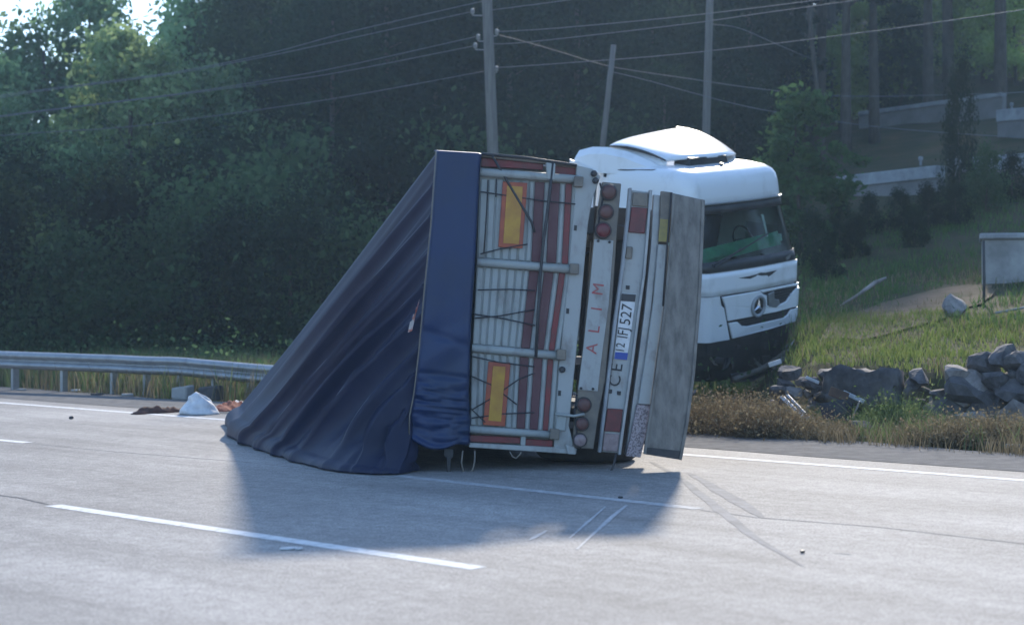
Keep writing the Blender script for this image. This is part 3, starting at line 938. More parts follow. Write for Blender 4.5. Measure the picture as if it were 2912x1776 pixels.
frontstrip('sun_visor', 2.74, 2.875, M['dark'], 0.02, 0.015)
frontstrip('visor_trim', 2.878, 2.905, M['steel'], 0.035, 0.02)
frontstrip('hood_panel', 1.56, 1.895, M['white'], 0.018, 0.02, C0 - 1, C1 + 1)

def panel(name, poly, y0, th, mat, parent=tractor, cuts=True, bev=0.008):
    """poly in (x, z) on the cab front, bent round the corners"""
    bm = bmesh.new()
    vs = [bm.verts.new((x, 0, z)) for x, z in poly]
    bm.faces.new(vs)
    if cuts:
        for c in CX:
            g = bm.verts[:] + bm.edges[:] + bm.faces[:]
            bmesh.ops.bisect_plane(bm, geom=g, plane_co=(c, 0, 0), plane_no=(1, 0, 0))
    g = bmesh.ops.extrude_face_region(bm, geom=bm.faces[:])
    for v in g['geom']:
        if isinstance(v, bmesh.types.BMVert): v.co.y += th
    for v in bm.verts:
        v.co.y += y0 + 0.04 * (1 - (v.co.x / 1.2) ** 2) - corner(v.co.x) + 0.03 * sm(abs(v.co.x), 0.9, 1.15)
    if bev: bevel(bm, bev)
    return lo(name, bm, mat, parent)
grille = panel('grille', [(-0.84, 1.545), (1.1, 1.545), (1.1, 0.93), (-0.62, 0.93)], 0.0, 0.03, M['black'])
for z in (1.05, 1.075, 1.10, 1.36, 1.40, 1.44, 1.48):
    x0, x1 = (-0.45, 0.85) if z < 1.2 else (0.28, 1.0)
    panel('grille_bar', [(x0, z + 0.008), (x1, z + 0.008), (x1, z - 0.004), (x0, z - 0.004)], 0.032, 0.012, M['dark'], grille, bev=0)
panel('grille_surround', [(-0.84, 1.535), (0.05, 1.535), (0.15, 1.47), (0.24, 1.44), (0.26, 1.28), (0.50, 1.23), (0.78, 1.28), (0.9, 1.38), (1.02, 1.46), (1.2, 1.47), (1.2, 1.17), (0.5, 1.145), (-0.68, 1.15), (-0.75, 1.38)], 0.028, 0.035, M['white'])
panel('grille_lip', [(0.05, 1.54), (1.05, 1.54), (1.2, 1.54), (1.2, 1.50), (1.0, 1.50), (0.6, 1.505), (0.15, 1.495)], 0.026, 0.025, M['white'])
panel('lower_surround', [(-0.66, 1.115), (-0.46, 1.112), (-0.34, 1.03), (-0.2, 1.01), (0.72, 1.02), (0.84, 1.06), (0.92, 1.13), (1.2, 1.14), (1.17, 0.93), (0.4, 0.89), (-0.55, 0.86)], 0.028, 0.035, M['white'])
panel('corner_panel', [(-1.22, 1.55), (-0.875, 1.545), (-0.86, 1.42), (-0.77, 1.36), (-0.60, 0.85), (-1.22, 0.86)], 0.012, 0.03, M['white'])
panel('crumpled_trim', [(0.26, 1.46), (0.42, 1.49), (0.44, 1.36), (0.56, 1.34), (0.6, 1.26), (0.5, 1.22), (0.3, 1.26)], 0.05, 0.02, M['steel'])
# star badge in a ring
bm = bmesh.new()
RC = Vector((0.02, 0.115, 1.30))
prof = [(0.148 + 0.026 * math.cos(a), 0.026 * math.sin(a)) for a in [2 * math.pi * k / 10 for k in range(10)]]
n = 36
vr = [[bm.verts.new(RC + Vector((math.cos(2 * math.pi * i / n) * r, h, math.sin(2 * math.pi * i / n) * r))) for r, h in prof] for i in range(n)]
for i in range(n):
    for k in range(10):
        bm.faces.new((vr[i][k], vr[(i + 1) % n][k], vr[(i + 1) % n][(k + 1) % 10], vr[i][(k + 1) % 10]))
badge = lo('star_badge', bm, M['coping'], smooth=True)
bm = bmesh.new()
lathe(bm, [(0.14, -0.03), (0.14, -0.012)], RC, (0, 1, 0), 28)
lo('badge_backing', bm, M['black'], badge)
bm = bmesh.new()
cf = bm.verts.new(RC + Vector((0, 0.03, 0))); cb = bm.verts.new(RC + Vector((0, -0.01, 0)))
ps_ = []
for k in range(6):
    a = math.pi / 2 + k * math.pi / 3
    r = 0.137 if k % 2 == 0 else 0.03
    ps_.append(bm.verts.new(RC + Vector((math.cos(a) * r, 0.0, math.sin(a) * r))))
for k in range(6):
    bm.faces.new((ps_[k], ps_[(k + 1) % 6], cf)); bm.faces.new((ps_[(k + 1) % 6], ps_[k], cb))
lo('badge_star', bm, M['chrome'], badge)
panel('winged_emblem', [(-0.46, 1.785), (-0.2, 1.79), (-0.05, 1.80), (0.08, 1.815), (0.2, 1.80), (0.5, 1.805), (0.38, 1.755), (0.2, 1.70), (0.10, 1.665), (-0.02, 1.70), (-0.2, 1.745)], 0.022, 0.012, M['dark'], bev=0.003)

# dark lower bumper, torn
bm = bmesh.new()
rows_ = []
for z, hw, f in ((0.92, 1.21, -0.02), (0.8, 1.2, 0.0), (0.6, 1.18, 0.0), (0.38, 1.14, -0.04), (0.16, 1.05, -0.14)):
    rg = sec_ring(hw, f, -1.0, 0.3)
    rows_.append([bm.verts.new((x, y + 0.03 * noise.noise(Vector((x * 3, z * 5, 0))), z + 0.05 * noise.noise(Vector((x * 2.5, z * 3, 6))) * (z < 0.7))) for x, y in rg])
for i in range(len(rows_) - 1):
    for k in range(RN - 1):
        bm.faces.new((rows_[i][k], rows_[i][k + 1], rows_[i + 1][k + 1], rows_[i + 1][k]))
o = lo('bumper', bm, M['black'], smooth=False)
o.modifiers.new('thickness', 'SOLIDIFY').thickness = 0.03
for x, z, w_, h_ in ((-0.35, 0.7, 0.12, 0.05), (0.35, 0.62, 0.05, 0.1), (0.62, 0.62, 0.08, 0.1), (-0.8, 0.55, 0.2, 0.09)):
    bm = bmesh.new()
    add_box(bm, (x, 0.05, z), (w_, 0.03, h_), Matrix.Rotation(0.2, 3, 'Y'))
    bevel(bm, 0.008)
    lo('bumper_bracket', bm, M['dark'])
bm = bmesh.new()
add_tube(bm, [(-0.5, 0.12, 0.22), (0.2, 0.14, 0.30), (0.85, 0.02, 0.40), (1.05, -0.1, 0.44)], [0.05, 0.045, 0.045, 0.03], 8)
lo('hanging_bumper_bar', bm, M['tan'], smooth=True)
bm = bmesh.new()
prism(bm, [(-0.55, 0.1, 0.30), (0.1, 0.16, 0.26), (0.7, 0.08, 0.33), (0.66, 0.06, 0.22), (0.0, 0.12, 0.12), (-0.5, 0.08, 0.16)], Vector((0, -0.03, 0.01)))
lo('hanging_bumper_skin', bm, M['dark'])
bm = bmesh.new()
prism(bm, [(1.02, 0.0, 0.44), (1.2, -0.06, 0.52), (1.32, -0.1, 0.56), (1.26, -0.1, 0.48), (1.1, -0.02, 0.40)], Vector((0, -0.02, 0)))
lo('torn_bumper_end', bm, M['pale'])

for k in range(12):
    x0, z0 = -1.05 + 2.0 * ((k * 0.618) % 1), 0.30 + 0.28 * ((k * 0.37) % 1)
    bm = bmesh.new()
    q = [Vector((x0 + RND.uniform(-0.16, 0.16), 0.06 + RND.uniform(-0.05, 0.10), z0 + RND.uniform(-0.13, 0.10))) for _ in range(4)]
    q.sort(key=lambda v: math.atan2(v.z - z0, v.x - x0))
    prism(bm, q, Vector((0.01, -0.02, 0.008)))
    lo('bumper_shard', bm, M[('black', 'dark', 'black', 'steel', 'dark', 'tan')[k % 6]])
# roof deflector and side fairings
def defl(u, v):
    """u across (-1..1), v from the front edge to the rear edge"""
    y = -0.92 - 1.28 * v
    hw = 0.86 + 0.13 * v
    z = 3.525 + 0.25 * math.sin(v * math.pi / 2 * 0.97) ** 0.9 + 0.085 * u * v - 0.07 * abs(u) ** 3.5 * (0.5 + 0.5 * v)
    y += 0.22 * abs(u) ** 2.2 * -1 * (1 - v)
    return Vector((u * hw, y, z))
bm = bmesh.new()
NU, NV = 20, 14
top = [[bm.verts.new(defl(-1 + 2 * i / NU, j / NV)) for i in range(NU + 1)] for j in range(NV + 1)]
bot = [[bm.verts.new(defl(-1 + 2 * i / NU, j / NV) - Vector((0, 0, 0.03))) for i in range(NU + 1)] for j in range(NV + 1)]
for j in range(NV):
    for i in range(NU):
        bm.faces.new((top[j][i], top[j][i + 1], top[j + 1][i + 1], top[j + 1][i]))
        bm.faces.new((bot[j][i + 1], bot[j][i], bot[j + 1][i], bot[j + 1][i + 1]))
for i in range(NU):
    bm.faces.new((top[0][i + 1], top[0][i], bot[0][i], bot[0][i + 1]))
    bm.faces.new((top[NV][i], top[NV][i + 1], bot[NV][i + 1], bot[NV][i]))
for j in range(NV):
    bm.faces.new((top[j][0], top[j + 1][0], bot[j + 1][0], bot[j][0]))
    bm.faces.new((top[j + 1][NU], top[j][NU], bot[j][NU], bot[j + 1][NU]))
spoiler = lo('roof_deflector', bm, M['white'], smooth=True)
bm = bmesh.new()
add_tube(bm, [defl(-1, v / 10) + Vector((-0.015, 0.01, -0.012)) for v in range(10, -1, -1)], [0.012 + 0.014 * math.sin(math.pi * k / 10) for k in range(11)], 6)
lo('deflector_seal', bm, M['black'], spoiler, smooth=True)
bm = bmesh.new()
add_tube(bm, [(-1.155, -2.2, 3.255), (-1.14, -1.7, 3.29), (-1.10, -1.2, 3.34), (-1.0, -0.98, 3.375)], [0.012, 0.012, 0.01, 0.004], 6)
lo('roof_seam', bm, M['dark'], spoiler, smooth=True)
# skirts joining it to the roof
for sg in (-1, 1):
    bm = bmesh.new()
    A = [defl(sg, j / 8) - Vector((0.02 * sg, 0, 0.012)) for j in range(9)]
    B = [Vector((a.x + 0.03 * sg, a.y, 3.3)) for a in A]
    va = [bm.verts.new(p) for p in A]; vb = [bm.verts.new(p) for p in B]
    for j in range(8): bm.faces.new((va[j], va[j + 1], vb[j + 1], vb[j]))
    o = lo('deflector_skirt', bm, M['white'], spoiler, smooth=True)
    o.modifiers.new('thickness', 'SOLIDIFY').thickness = 0.02
bm = bmesh.new()
prism(bm, [(-0.58, -0.915, 3.36), (0.40, -0.915, 3.36), (0.34, -0.925, 3.515), (-0.52, -0.925, 3.515)], Vector((0, -0.3, 0.03)))
lo('deflector_intake', bm, M['black'], spoiler)
bm = bmesh.new()
prism(bm, [(0.6, -2.16, 3.80), (0.97, -2.16, 3.77), (1.0, -2.27, 3.78), (0.7, -2.27, 3.82)], Vector((0, 0, 0.015)))
lo('deflector_lip', bm, M['white'], spoiler)
bm = bmesh.new()
lathe(bm, [(0.02, 0), (0.02, 0.05), (0.035, 0.06), (0.035, 0.09)], (0.0, -0.75, 3.34), (0, 0.2, 1), 10)
lo('roof_marker', bm, M['black'], cab)
for sg in (-1, 1):
    bm = bmesh.new()
    prof = [(-1.02, 3.33, 1.02), (-1.35, 3.45, 1.06), (-1.75, 3.56, 1.12), (-2.15, 3.60, 1.17), (-2.45, 3.58, 1.2), (-2.72, 3.50, 1.22)]
    outer_t = [bm.verts.new((sg * (h - 0.10), y, z)) for y, z, h in prof]
    outer_m = [bm.verts.new((sg * h, y, z - 0.07 - 0.01 * k)) for k, (y, z, h) in enumerate(prof)]
    outer_b = [bm.verts.new((sg * (h + 0.03), y, 3.26 - 0.02 * k)) for k, (y, z, h) in enumerate(prof)]
    for k in range(5):
        bm.faces.new((outer_t[k], outer_t[k + 1], outer_m[k + 1], outer_m[k]))
        bm.faces.new((outer_m[k], outer_m[k + 1], outer_b[k + 1], outer_b[k]))
    o = lo('side_fairing', bm, M['white'])
    o.modifiers.new('thickness', 'SOLIDIFY').thickness = 0.025
    bm = bmesh.new()
    prism(bm, [(sg * 1.235, -2.27, 1.0), (sg * 1.235, -2.27, 3.24), (sg * 1.25, -2.78, 3.36), (sg * 1.25, -2.78, 1.0)], Vector((sg * 0.02, 0, 0)))
    lo('side_extender', bm, M['white'])
    bm = bmesh.new()
    prism(bm, [(sg * 1.236, -0.42, 2.06), (sg * 1.236, -1.15, 2.06), (sg * 1.213, -1.15, 2.72), (sg * 1.213, -0.62, 2.72)], Vector((sg * 0.012, 0, 0)))
    lo('side_window', bm, M['glass'])
    bm = bmesh.new()
    add_box(bm, (sg * 1.25, -0.75, 1.85), (0.012, 0.16, 0.04))
    lo('door_handle', bm, M['black'])
# cab interior
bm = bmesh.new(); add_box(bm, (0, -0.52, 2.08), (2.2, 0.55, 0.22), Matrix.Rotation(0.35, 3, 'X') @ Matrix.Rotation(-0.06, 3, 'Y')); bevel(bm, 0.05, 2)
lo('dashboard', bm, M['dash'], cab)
bm = bmesh.new(); add_box(bm, (0, -2.1, 2.2), (2.35, 0.06, 2.1))
lo('rear_panel', bm, M['seat'], cab)
bm = bmesh.new(); add_box(bm, (0, -1.1, 1.35), (2.35, 2.0, 0.06))
lo('cab_floor', bm, M['black'], cab)
for x in (-0.62, 0.62):
    bm = bmesh.new()
    add_box(bm, (x, -1.15, 1.75), (0.55, 0.55, 0.16)); bevel(bm, 0.05, 2)
    st = lo('seat', bm, M['seat'], cab)
    bm = bmesh.new()
    add_box(bm, (x, -1.45, 2.18), (0.52, 0.16, 0.75), Matrix.Rotation(-0.15, 3, 'X')); bevel(bm, 0.05, 2)
    lo('seat_back', bm, M['seat'], st)
bm = bmesh.new()
pts = [Vector((0.62 + 0.23 * math.cos(a), -0.72 - 0.09 * math.sin(a), 2.18 + 0.2 * math.sin(a))) for a in [2 * math.pi * k / 20 for k in range(21)]]
add_tube(bm, pts, 0.016, 6, cap=False)
add_tube(bm, [(0.42, -0.72, 2.18), (0.82, -0.72, 2.18)], 0.014, 6)
lo('steering_wheel', bm, M['black'], cab)
bm = bmesh.new()
prism(bm, [(0.58, -0.36, 2.62), (0.64, -0.36, 2.62), (0.74, -0.30, 2.22), (0.70, -0.30, 2.22)], Vector((0, -0.02, 0)))
lo('pillar_trim', bm, M['pale'], cab)
for a, b in (((-1.0, -0.02, 2.03), (0.5, -0.14, 2.36)), ((-0.95, -0.01, 2.00), (-0.25, -0.08, 2.20))):
    bm = bmesh.new()
    add_tube(bm, [a, Vector(a).lerp(Vector(b), 0.5) + Vector((0, 0.035, 0)), b], 0.012, 6)
    lo('wiper', bm, M['dark'])
for pts in ([(0.75, 0.03, 1.97), (0.92, -0.02, 2.0), (0.98, -0.05, 1.93), (0.82, 0.0, 1.915)], [(0.95, -0.03, 1.99), (1.2, -0.18, 2.03), (1.24, -0.22, 1.95), (1.02, -0.06, 1.93)]):
    bm = bmesh.new()
    prism(bm, pts, Vector((0, 0.02, 0.015)))
    lo('broken_trim', bm, M['steel'])
for sg in (-1, 1):      # mirror arms and housings
    if sg == 1: continue
    bm = bmesh.new()
    add_box(bm, (sg * 1.42, -0.2, 2.3), (0.2, 0.14, 0.5)); bevel(bm, 0.05, 2)
    mi = lo('door_mirror', bm, M['black'])
    bm = bmesh.new(); add_tube(bm, [(sg * 1.22, -0.3, 2.5), (sg * 1.42, -0.2, 2.5)], 0.02, 6)
    lo('mirror_arm', bm, M['black'], mi)
# chassis
for sg in (-1, 1):
    bm = bmesh.new(); add_box(bm, (sg * 0.42, -3.2, 0.85), (0.1, 5.6, 0.26)); bevel(bm, 0.01)
    lo('chassis_rail', bm, M['dark'])
    bm = bmesh.new()
    add_box(bm, (sg * 0.98, -3.1, 0.72), (0.5, 1.3, 0.55)); bevel(bm, 0.08, 2)
    lo('fuel_tank', bm, M['steel'])
    for yy, r, wd, xo in ((-1.4, 0.5, 0.32, 1.0), (-5.1, 0.5, 0.6, 0.88)):
        bm = bmesh.new()
        c = Vector((sg * xo, yy, 0.52))
        lathe(bm, [(r * 0.55, -wd * 0.46), (r * 0.9, -wd / 2), (r * 0.98, -wd * 0.42), (r, -wd * 0.2), (r, wd * 0.2), (r * 0.98, wd * 0.42), (r * 0.9, wd / 2), (r * 0.55, wd * 0.46)], c, (1, 0, 0), 28)
        o = lo('wheel', bm, M['rubber'], smooth=True)
        bm = bmesh.new()
        lathe(bm, [(r * 0.54, -wd * 0.44), (r * 0.3, -wd * 0.1), (r * 0.3, wd * 0.1), (r * 0.54, wd * 0.44)], c, (1, 0, 0), 20)
        lo('rim', bm, M['steel'], o)
    bm = bmesh.new()
    pts = [(sg * 1.0, -1.4 + math.cos(a) * 0.6, 0.55 + math.sin(a) * 0.6) for a in [math.pi * k / 10 for k in range(11)]]
    for i in range(10):
        prism(bm, [Vector(pts[i]) + Vector((-0.2, 0, 0)), Vector(pts[i]) + Vector((0.2, 0, 0)), Vector(pts[i + 1]) + Vector((0.2, 0, 0)), Vector(pts[i + 1]) + Vector((-0.2, 0, 0))], Vector((0, 0, 0.012)))
    bmesh.ops.remove_doubles(bm, verts=bm.verts[:], dist=0.001)
    lo('mud_guard', bm, M['black'])
bm = bmesh.new(); add_box(bm, (0, -4.6, 1.02), (0.9, 0.9, 0.08)); bevel(bm, 0.03)
lo('fifth_wheel', bm, M['dark'])
bm = bmesh.new(); add_box(bm, (0, -1.2, 0.85), (1.0, 1.6, 0.7)); bevel(bm, 0.05)
lo('engine', bm, M['dark'])
# ------------------------------------------------------------------ vegetation
rng = np.random.default_rng(5)

def leaf_quads(c, size, up=0.35, aspect=0.55):
    """leaf-sized quads at centres c, random orientation"""
    n = len(c)
    nr = rng.normal(size=(n, 3)); nr[:, 2] += up
    nr /= np.linalg.norm(nr, axis=1, keepdims=True)
    a = np.cross(nr, rng.normal(size=(n, 3))); a /= np.linalg.norm(a, axis=1, keepdims=True) + 1e-9
    b = np.cross(nr, a)
    s = (size * rng.uniform(0.6, 1.4, n))[:, None]
    a = a * s; b = b * s * aspect
    v = np.stack([c - a, c - b + a * 0.1, c + a, c + b + a * 0.1], 1).reshape(-1, 3)
    f = np.arange(4 * n).reshape(-1, 4)
    return v, f

def crown_points(kind, h, rad, nclump, per):
    P = []
    for _ in range(nclump):
        if kind == 'broad':
            th = rng.uniform(0, 2 * np.pi); t = rng.uniform(0, 1)
            prof = math.sin(math.pi * (0.12 + 0.83 * t)) ** 0.7
            r = rad * prof * (rng.uniform(0.25, 1.0) ** 0.5) * rng.uniform(0.75, 1.15)
            c = np.array([math.cos(th) * r, math.sin(th) * r, h * (0.12 + 0.86 * t)])
            sp = np.array([0.42, 0.42, 0.3]) * rad * rng.uniform(0.18, 0.42)
        elif kind == 'pine':
            th = rng.uniform(0, 2 * np.pi); t = rng.uniform(0, 1) ** 0.9
            r = rad * (1.05 - 0.8 * t) * rng.uniform(0.3, 1.05)
            c = np.array([math.cos(th) * r, math.sin(th) * r, h * (0.48 + 0.5 * t) - 0.12 * r])
            sp = np.array([0.5, 0.5, 0.16]) * rng.uniform(0.6, 1.2)
        elif kind == 'cypress':
            th = rng.uniform(0, 2 * np.pi); t = rng.uniform(0, 1)
            r = rad * (1.0 - t ** 1.6 * 0.9) * rng.uniform(0.3, 1.0)
            c = np.array([math.cos(th) * r, math.sin(th) * r, h * (0.04 + 0.95 * t)])
            sp = np.array([0.25, 0.25, 0.5]) * rng.uniform(0.6, 1.2)
        else:  # shrub, leafy to the ground
            th = rng.uniform(0, 2 * np.pi); t = rng.uniform(0, 1)
            r = rad * math.sqrt(max(0.05, 1 - (t * 1.02) ** 2.2)) * (rng.uniform(0.1, 1) ** 0.5) * rng.uniform(0.75, 1.15)
            c = np.array([math.cos(th) * r, math.sin(th) * r, h * (0.02 + 0.95 * t * rng.uniform(0.8, 1.05))])
            sp = np.array([0.3, 0.3, 0.28]) * rad * rng.uniform(0.3, 0.7)
        P.append(c + rng.normal(size=(per, 3)) * sp)
    p = np.concatenate(P)
    p[:, 2] = np.maximum(p[:, 2], 0.05)
    return p

def crown_mesh(kind, h, rad, nclump, per, size, mat):
    v, f = leaf_quads(crown_points(kind, h, rad, nclump, per), size)
    me = npmesh('crown', v, f)
    me.materials.append(mat)
    return me

def trunk_mesh(h, r0, limbs, lh, lr, bend=0.3):
    bm = bmesh.new()
    b = RND.uniform(-bend, bend); b2 = RND.uniform(-bend, bend)
    pts = [(b * (k / 7) ** 2, b2 * math.sin(k / 7 * 2), h * k / 7 - 0.3) for k in range(8)]
    add_tube(bm, pts, [r0 * (1.15 - 0.85 * k / 7) for k in range(8)], 8)
    for i in range(limbs):
        t = RND.uniform(lh, 0.92)
        k = t * 7; i0 = int(k); q = Vector(pts[i0]).lerp(Vector(pts[i0 + 1]), k - i0)
        a = RND.uniform(0, 6.28); l = lr * RND.uniform(0.5, 1) * (1.2 - t)
        e = q + Vector((math.cos(a) * l, math.sin(a) * l, l * RND.uniform(0.2, 0.8)))
        add_tube(bm, [q, q.lerp(e, 0.5) + Vector((0, 0, -0.05 * l)), e], [r0 * 0.35 * (1.2 - t), r0 * 0.22 * (1.2 - t), r0 * 0.08], 5, cap=False)
    me = bpy.data.meshes.new('trunk')
    bmesh.ops.recalc_face_normals(bm, faces=bm.faces)
    bm.to_mesh(me); bm.free()
    me.polygons.foreach_set('use_smooth', [True] * len(me.polygons))
    me.materials.append(M['bark'])
    return me

PROTO = {}
def proto(key, kind, h, rad, nclump, per, size, mat, r0, limbs, lh, lr):
    PROTO[key] = (crown_mesh(kind, h, rad, nclump, per, size, LM[mat]), trunk_mesh(h * 0.93, r0, limbs, lh, lr), h)
proto('broad1', 'broad', 11, 3.2, 130, 150, 0.105, 'dark', 0.17, 12, 0.25, 4)
proto('broad2', 'broad', 12, 2.8, 120, 150, 0.105, 'dark', 0.16, 12, 0.25, 4)
proto('broad3', 'broad', 10, 3.4, 130, 150, 0.105, 'mid', 0.17, 12, 0.25, 4)
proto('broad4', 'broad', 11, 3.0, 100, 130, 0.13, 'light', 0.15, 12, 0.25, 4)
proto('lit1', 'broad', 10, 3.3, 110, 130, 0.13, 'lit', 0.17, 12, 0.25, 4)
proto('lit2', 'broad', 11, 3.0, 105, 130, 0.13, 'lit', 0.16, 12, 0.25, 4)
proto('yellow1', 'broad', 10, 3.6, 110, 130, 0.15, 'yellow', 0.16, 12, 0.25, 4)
proto('pine1', 'pine', 17, 3.2, 95, 120, 0.15, 'pine', 0.27, 16, 0.4, 3)
proto('pine2', 'pine', 19, 3.0, 95, 120, 0.15, 'pine', 0.30, 16, 0.45, 3)
proto('conifer', 'cypress', 13, 1.9, 130, 110, 0.12, 'pine', 0.18, 0, 0.3, 2)
proto('shrub1', 'shrub', 3.0, 1.7, 70, 95, 0.07, 'mid', 0.06, 8, 0.2, 1.4)
proto('shrub2', 'shrub', 3.6, 1.6, 75, 95, 0.07, 'dark', 0.06, 8, 0.2, 1.4)
proto('shrub3', 'shrub', 2.6, 1.9, 70, 95, 0.07, 'light', 0.06, 8, 0.2, 1.4)
proto('bush', 'shrub', 1.3, 0.9, 50, 60, 0.05, 'mid', 0.03, 6, 0.2, 0.8)
proto('sapling', 'broad', 3.4, 0.85, 60, 70, 0.065, 'bush', 0.04, 8, 0.2, 1.2)

def plant(key, x, y, h, label, cat, group=None, name=None, wide=1.0, dz=0.0):
    cm, tm, h0 = PROTO[key]
    k = h / h0
    r = thing(name or ('shrub' if cat == 'shrub' else 'tree'), label, cat, (x, y, H(x, y) - 0.05 + dz), group, (0, 0, RND.uniform(0, 6.28)))
    r.scale = (k * wide, k * wide, k)
    for nm, me in (('trunk', tm), ('crown' if cat == 'tree' else 'foliage', cm)):
        o = bpy.data.objects.new(nm, me)
        COL.objects.link(o)
        o.parent = r
    return r

def T(key, px, y, h, *a, **k):
    return plant(key, (px - 1456) * y / F, y, h, *a, **k)

# left side: hazy pale trees at the edge of the wood
g1 = 'pale hazy trees at the left edge of the wood'
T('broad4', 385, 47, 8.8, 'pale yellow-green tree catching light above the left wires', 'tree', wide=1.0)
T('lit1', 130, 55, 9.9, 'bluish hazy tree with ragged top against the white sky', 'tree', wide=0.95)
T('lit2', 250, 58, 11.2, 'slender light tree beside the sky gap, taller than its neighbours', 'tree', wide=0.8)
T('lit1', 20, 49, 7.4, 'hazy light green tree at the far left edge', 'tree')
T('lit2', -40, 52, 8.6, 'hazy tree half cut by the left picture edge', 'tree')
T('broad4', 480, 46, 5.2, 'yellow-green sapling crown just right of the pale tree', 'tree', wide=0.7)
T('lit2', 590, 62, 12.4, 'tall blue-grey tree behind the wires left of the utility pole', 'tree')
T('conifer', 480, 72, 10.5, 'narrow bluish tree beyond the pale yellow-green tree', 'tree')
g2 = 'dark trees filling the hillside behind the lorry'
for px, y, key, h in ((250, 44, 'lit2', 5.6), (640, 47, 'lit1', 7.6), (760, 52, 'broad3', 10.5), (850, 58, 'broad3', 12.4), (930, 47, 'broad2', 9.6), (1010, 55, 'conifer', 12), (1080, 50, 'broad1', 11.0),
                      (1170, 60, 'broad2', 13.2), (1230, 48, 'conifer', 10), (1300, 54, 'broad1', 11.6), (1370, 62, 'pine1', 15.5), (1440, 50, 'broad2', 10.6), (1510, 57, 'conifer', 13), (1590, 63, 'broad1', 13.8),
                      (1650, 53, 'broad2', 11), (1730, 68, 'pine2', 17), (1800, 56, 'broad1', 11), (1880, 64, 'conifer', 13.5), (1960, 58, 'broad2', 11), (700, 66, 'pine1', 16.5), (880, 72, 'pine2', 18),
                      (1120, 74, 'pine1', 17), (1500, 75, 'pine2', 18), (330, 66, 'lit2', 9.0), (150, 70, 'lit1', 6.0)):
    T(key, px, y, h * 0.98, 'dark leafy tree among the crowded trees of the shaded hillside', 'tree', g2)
g3 = 'far trees up on the hill'
far_keys = ['broad1', 'broad2', 'conifer', 'pine1', 'pine2', 'broad3']
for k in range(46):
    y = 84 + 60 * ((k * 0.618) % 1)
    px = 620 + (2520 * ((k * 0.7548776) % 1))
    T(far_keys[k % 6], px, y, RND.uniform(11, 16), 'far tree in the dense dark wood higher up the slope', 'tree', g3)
# right side: tall pines with bare trunks
pines = ((2130, 54, 11.5, 'pine1', 0), (2330, 57, 11.5, 'pine2', 0), (2405, 51, 10.8, 'pine1', 1), (2487, 54, 11, 'pine2', 1), (2640, 60, 12.5, 'pine1', 1), (2700, 66, 15, 'pine2', 0), (2845, 57, 14, 'pine1', 1),
         (2245, 66, 14, 'pine1', 0), (2560, 71, 15, 'pine2', 0), (2950, 62, 14, 'pine2', 0), (2060, 70, 15, 'pine2', 0), (2780, 80, 16, 'pine1', 0))
lab = {2405: 'thick dark pine trunk, left of the two straight ones right of the cab', 2487: 'straight dark pine trunk, right of the close pair beyond the lorry',
       2130: 'slender pine, first one right of the grey pole', 2330: 'slender pine beside the thin pale pole', 2700: 'slender pine behind the long grey wall', 2245: 'slender pine deep in shade above the green bush',
       2560: 'slender far pine between the close pair and the upper wall', 2060: 'slender far pine nearest the grey pole', 2780: 'farthest slender pine beside the bright leaf gap', 2950: 'slender pine cut by the right picture edge',
       2640: 'dark pine trunk standing behind the upper grey wall', 2845: 'dark pine trunk beside the bright leaf gap at the right edge'}
for px, y, h, key, u in pines:
    T(key, px, y, h, lab.get(px, 'tall thin pine with a bare trunk on the shaded slope'), 'tree', None if u else 'slender pines on the right slope')
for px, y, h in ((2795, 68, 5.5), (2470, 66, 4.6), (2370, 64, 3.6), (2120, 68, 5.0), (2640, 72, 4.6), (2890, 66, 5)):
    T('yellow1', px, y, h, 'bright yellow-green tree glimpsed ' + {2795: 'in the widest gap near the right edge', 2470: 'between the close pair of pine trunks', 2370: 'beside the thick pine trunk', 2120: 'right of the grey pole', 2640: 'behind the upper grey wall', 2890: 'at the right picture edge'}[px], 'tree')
for px, y, h in ((2200, 62, 7), (2560, 62, 4.5), (2010, 50, 7.5), (1900, 46, 6.0), (1840, 50, 8), (2080, 47, 5.5)):
    T('broad1', px, y, h, {2200: 'dark understorey tree behind the grey pole and the leafy bush', 2560: 'low dark tree under the long upper wall', 2010: 'dark tree right behind the grey pole', 1900: 'dark leafy tree just left of the grey pole', 1840: 'taller dark tree midway from the leaning pole to the grey one', 2080: 'dark low tree above the cab roof deflector'}[px], 'tree')

# trees beyond the frame that the windscreen mirrors and the light passes
for x, y, h, key in ((22, 34, 12, 'broad3'), (27, 26, 11, 'broad1'), (30, 18, 12, 'broad3'), (24, 44, 14, 'pine1'), (-22, 50, 11, 'broad1'), (-26, 44, 10, 'broad3')):
    plant(key, x, y, h, 'roadside tree just outside the picture', 'tree', 'roadside trees outside the picture')

# shrubs along the guard rail
sh = ((-20, 36, 4.0, 'shrub2'), (110, 37, 3.4, 'shrub1'), (210, 35.5, 3.0, 'shrub1'), (330, 37.5, 4.4, 'shrub2'), (430, 36, 3.2, 'shrub1'), (540, 38, 4.3, 'shrub1'), (650, 36.5, 3.5, 'shrub2'), (740, 38.5, 4.6, 'shrub1'),
      (840, 36, 3.6, 'shrub2'), (930, 38, 4.2, 'shrub2'), (1010, 36.5, 3.4, 'shrub1'), (60, 41, 5.2, 'shrub2'), (260, 42, 5.4, 'shrub1'), (470, 42, 5.0, 'shrub2'), (680, 43, 5.6, 'shrub2'), (870, 42, 5.2, 'shrub1'),
      (1080, 41, 5.0, 'shrub2'), (1180, 44, 5.4, 'shrub2'), (1300, 43, 5, 'shrub1'), (1420, 45, 5.5, 'shrub2'), (1560, 44, 5.0, 'shrub2'), (1680, 45, 5.0, 'shrub1'))
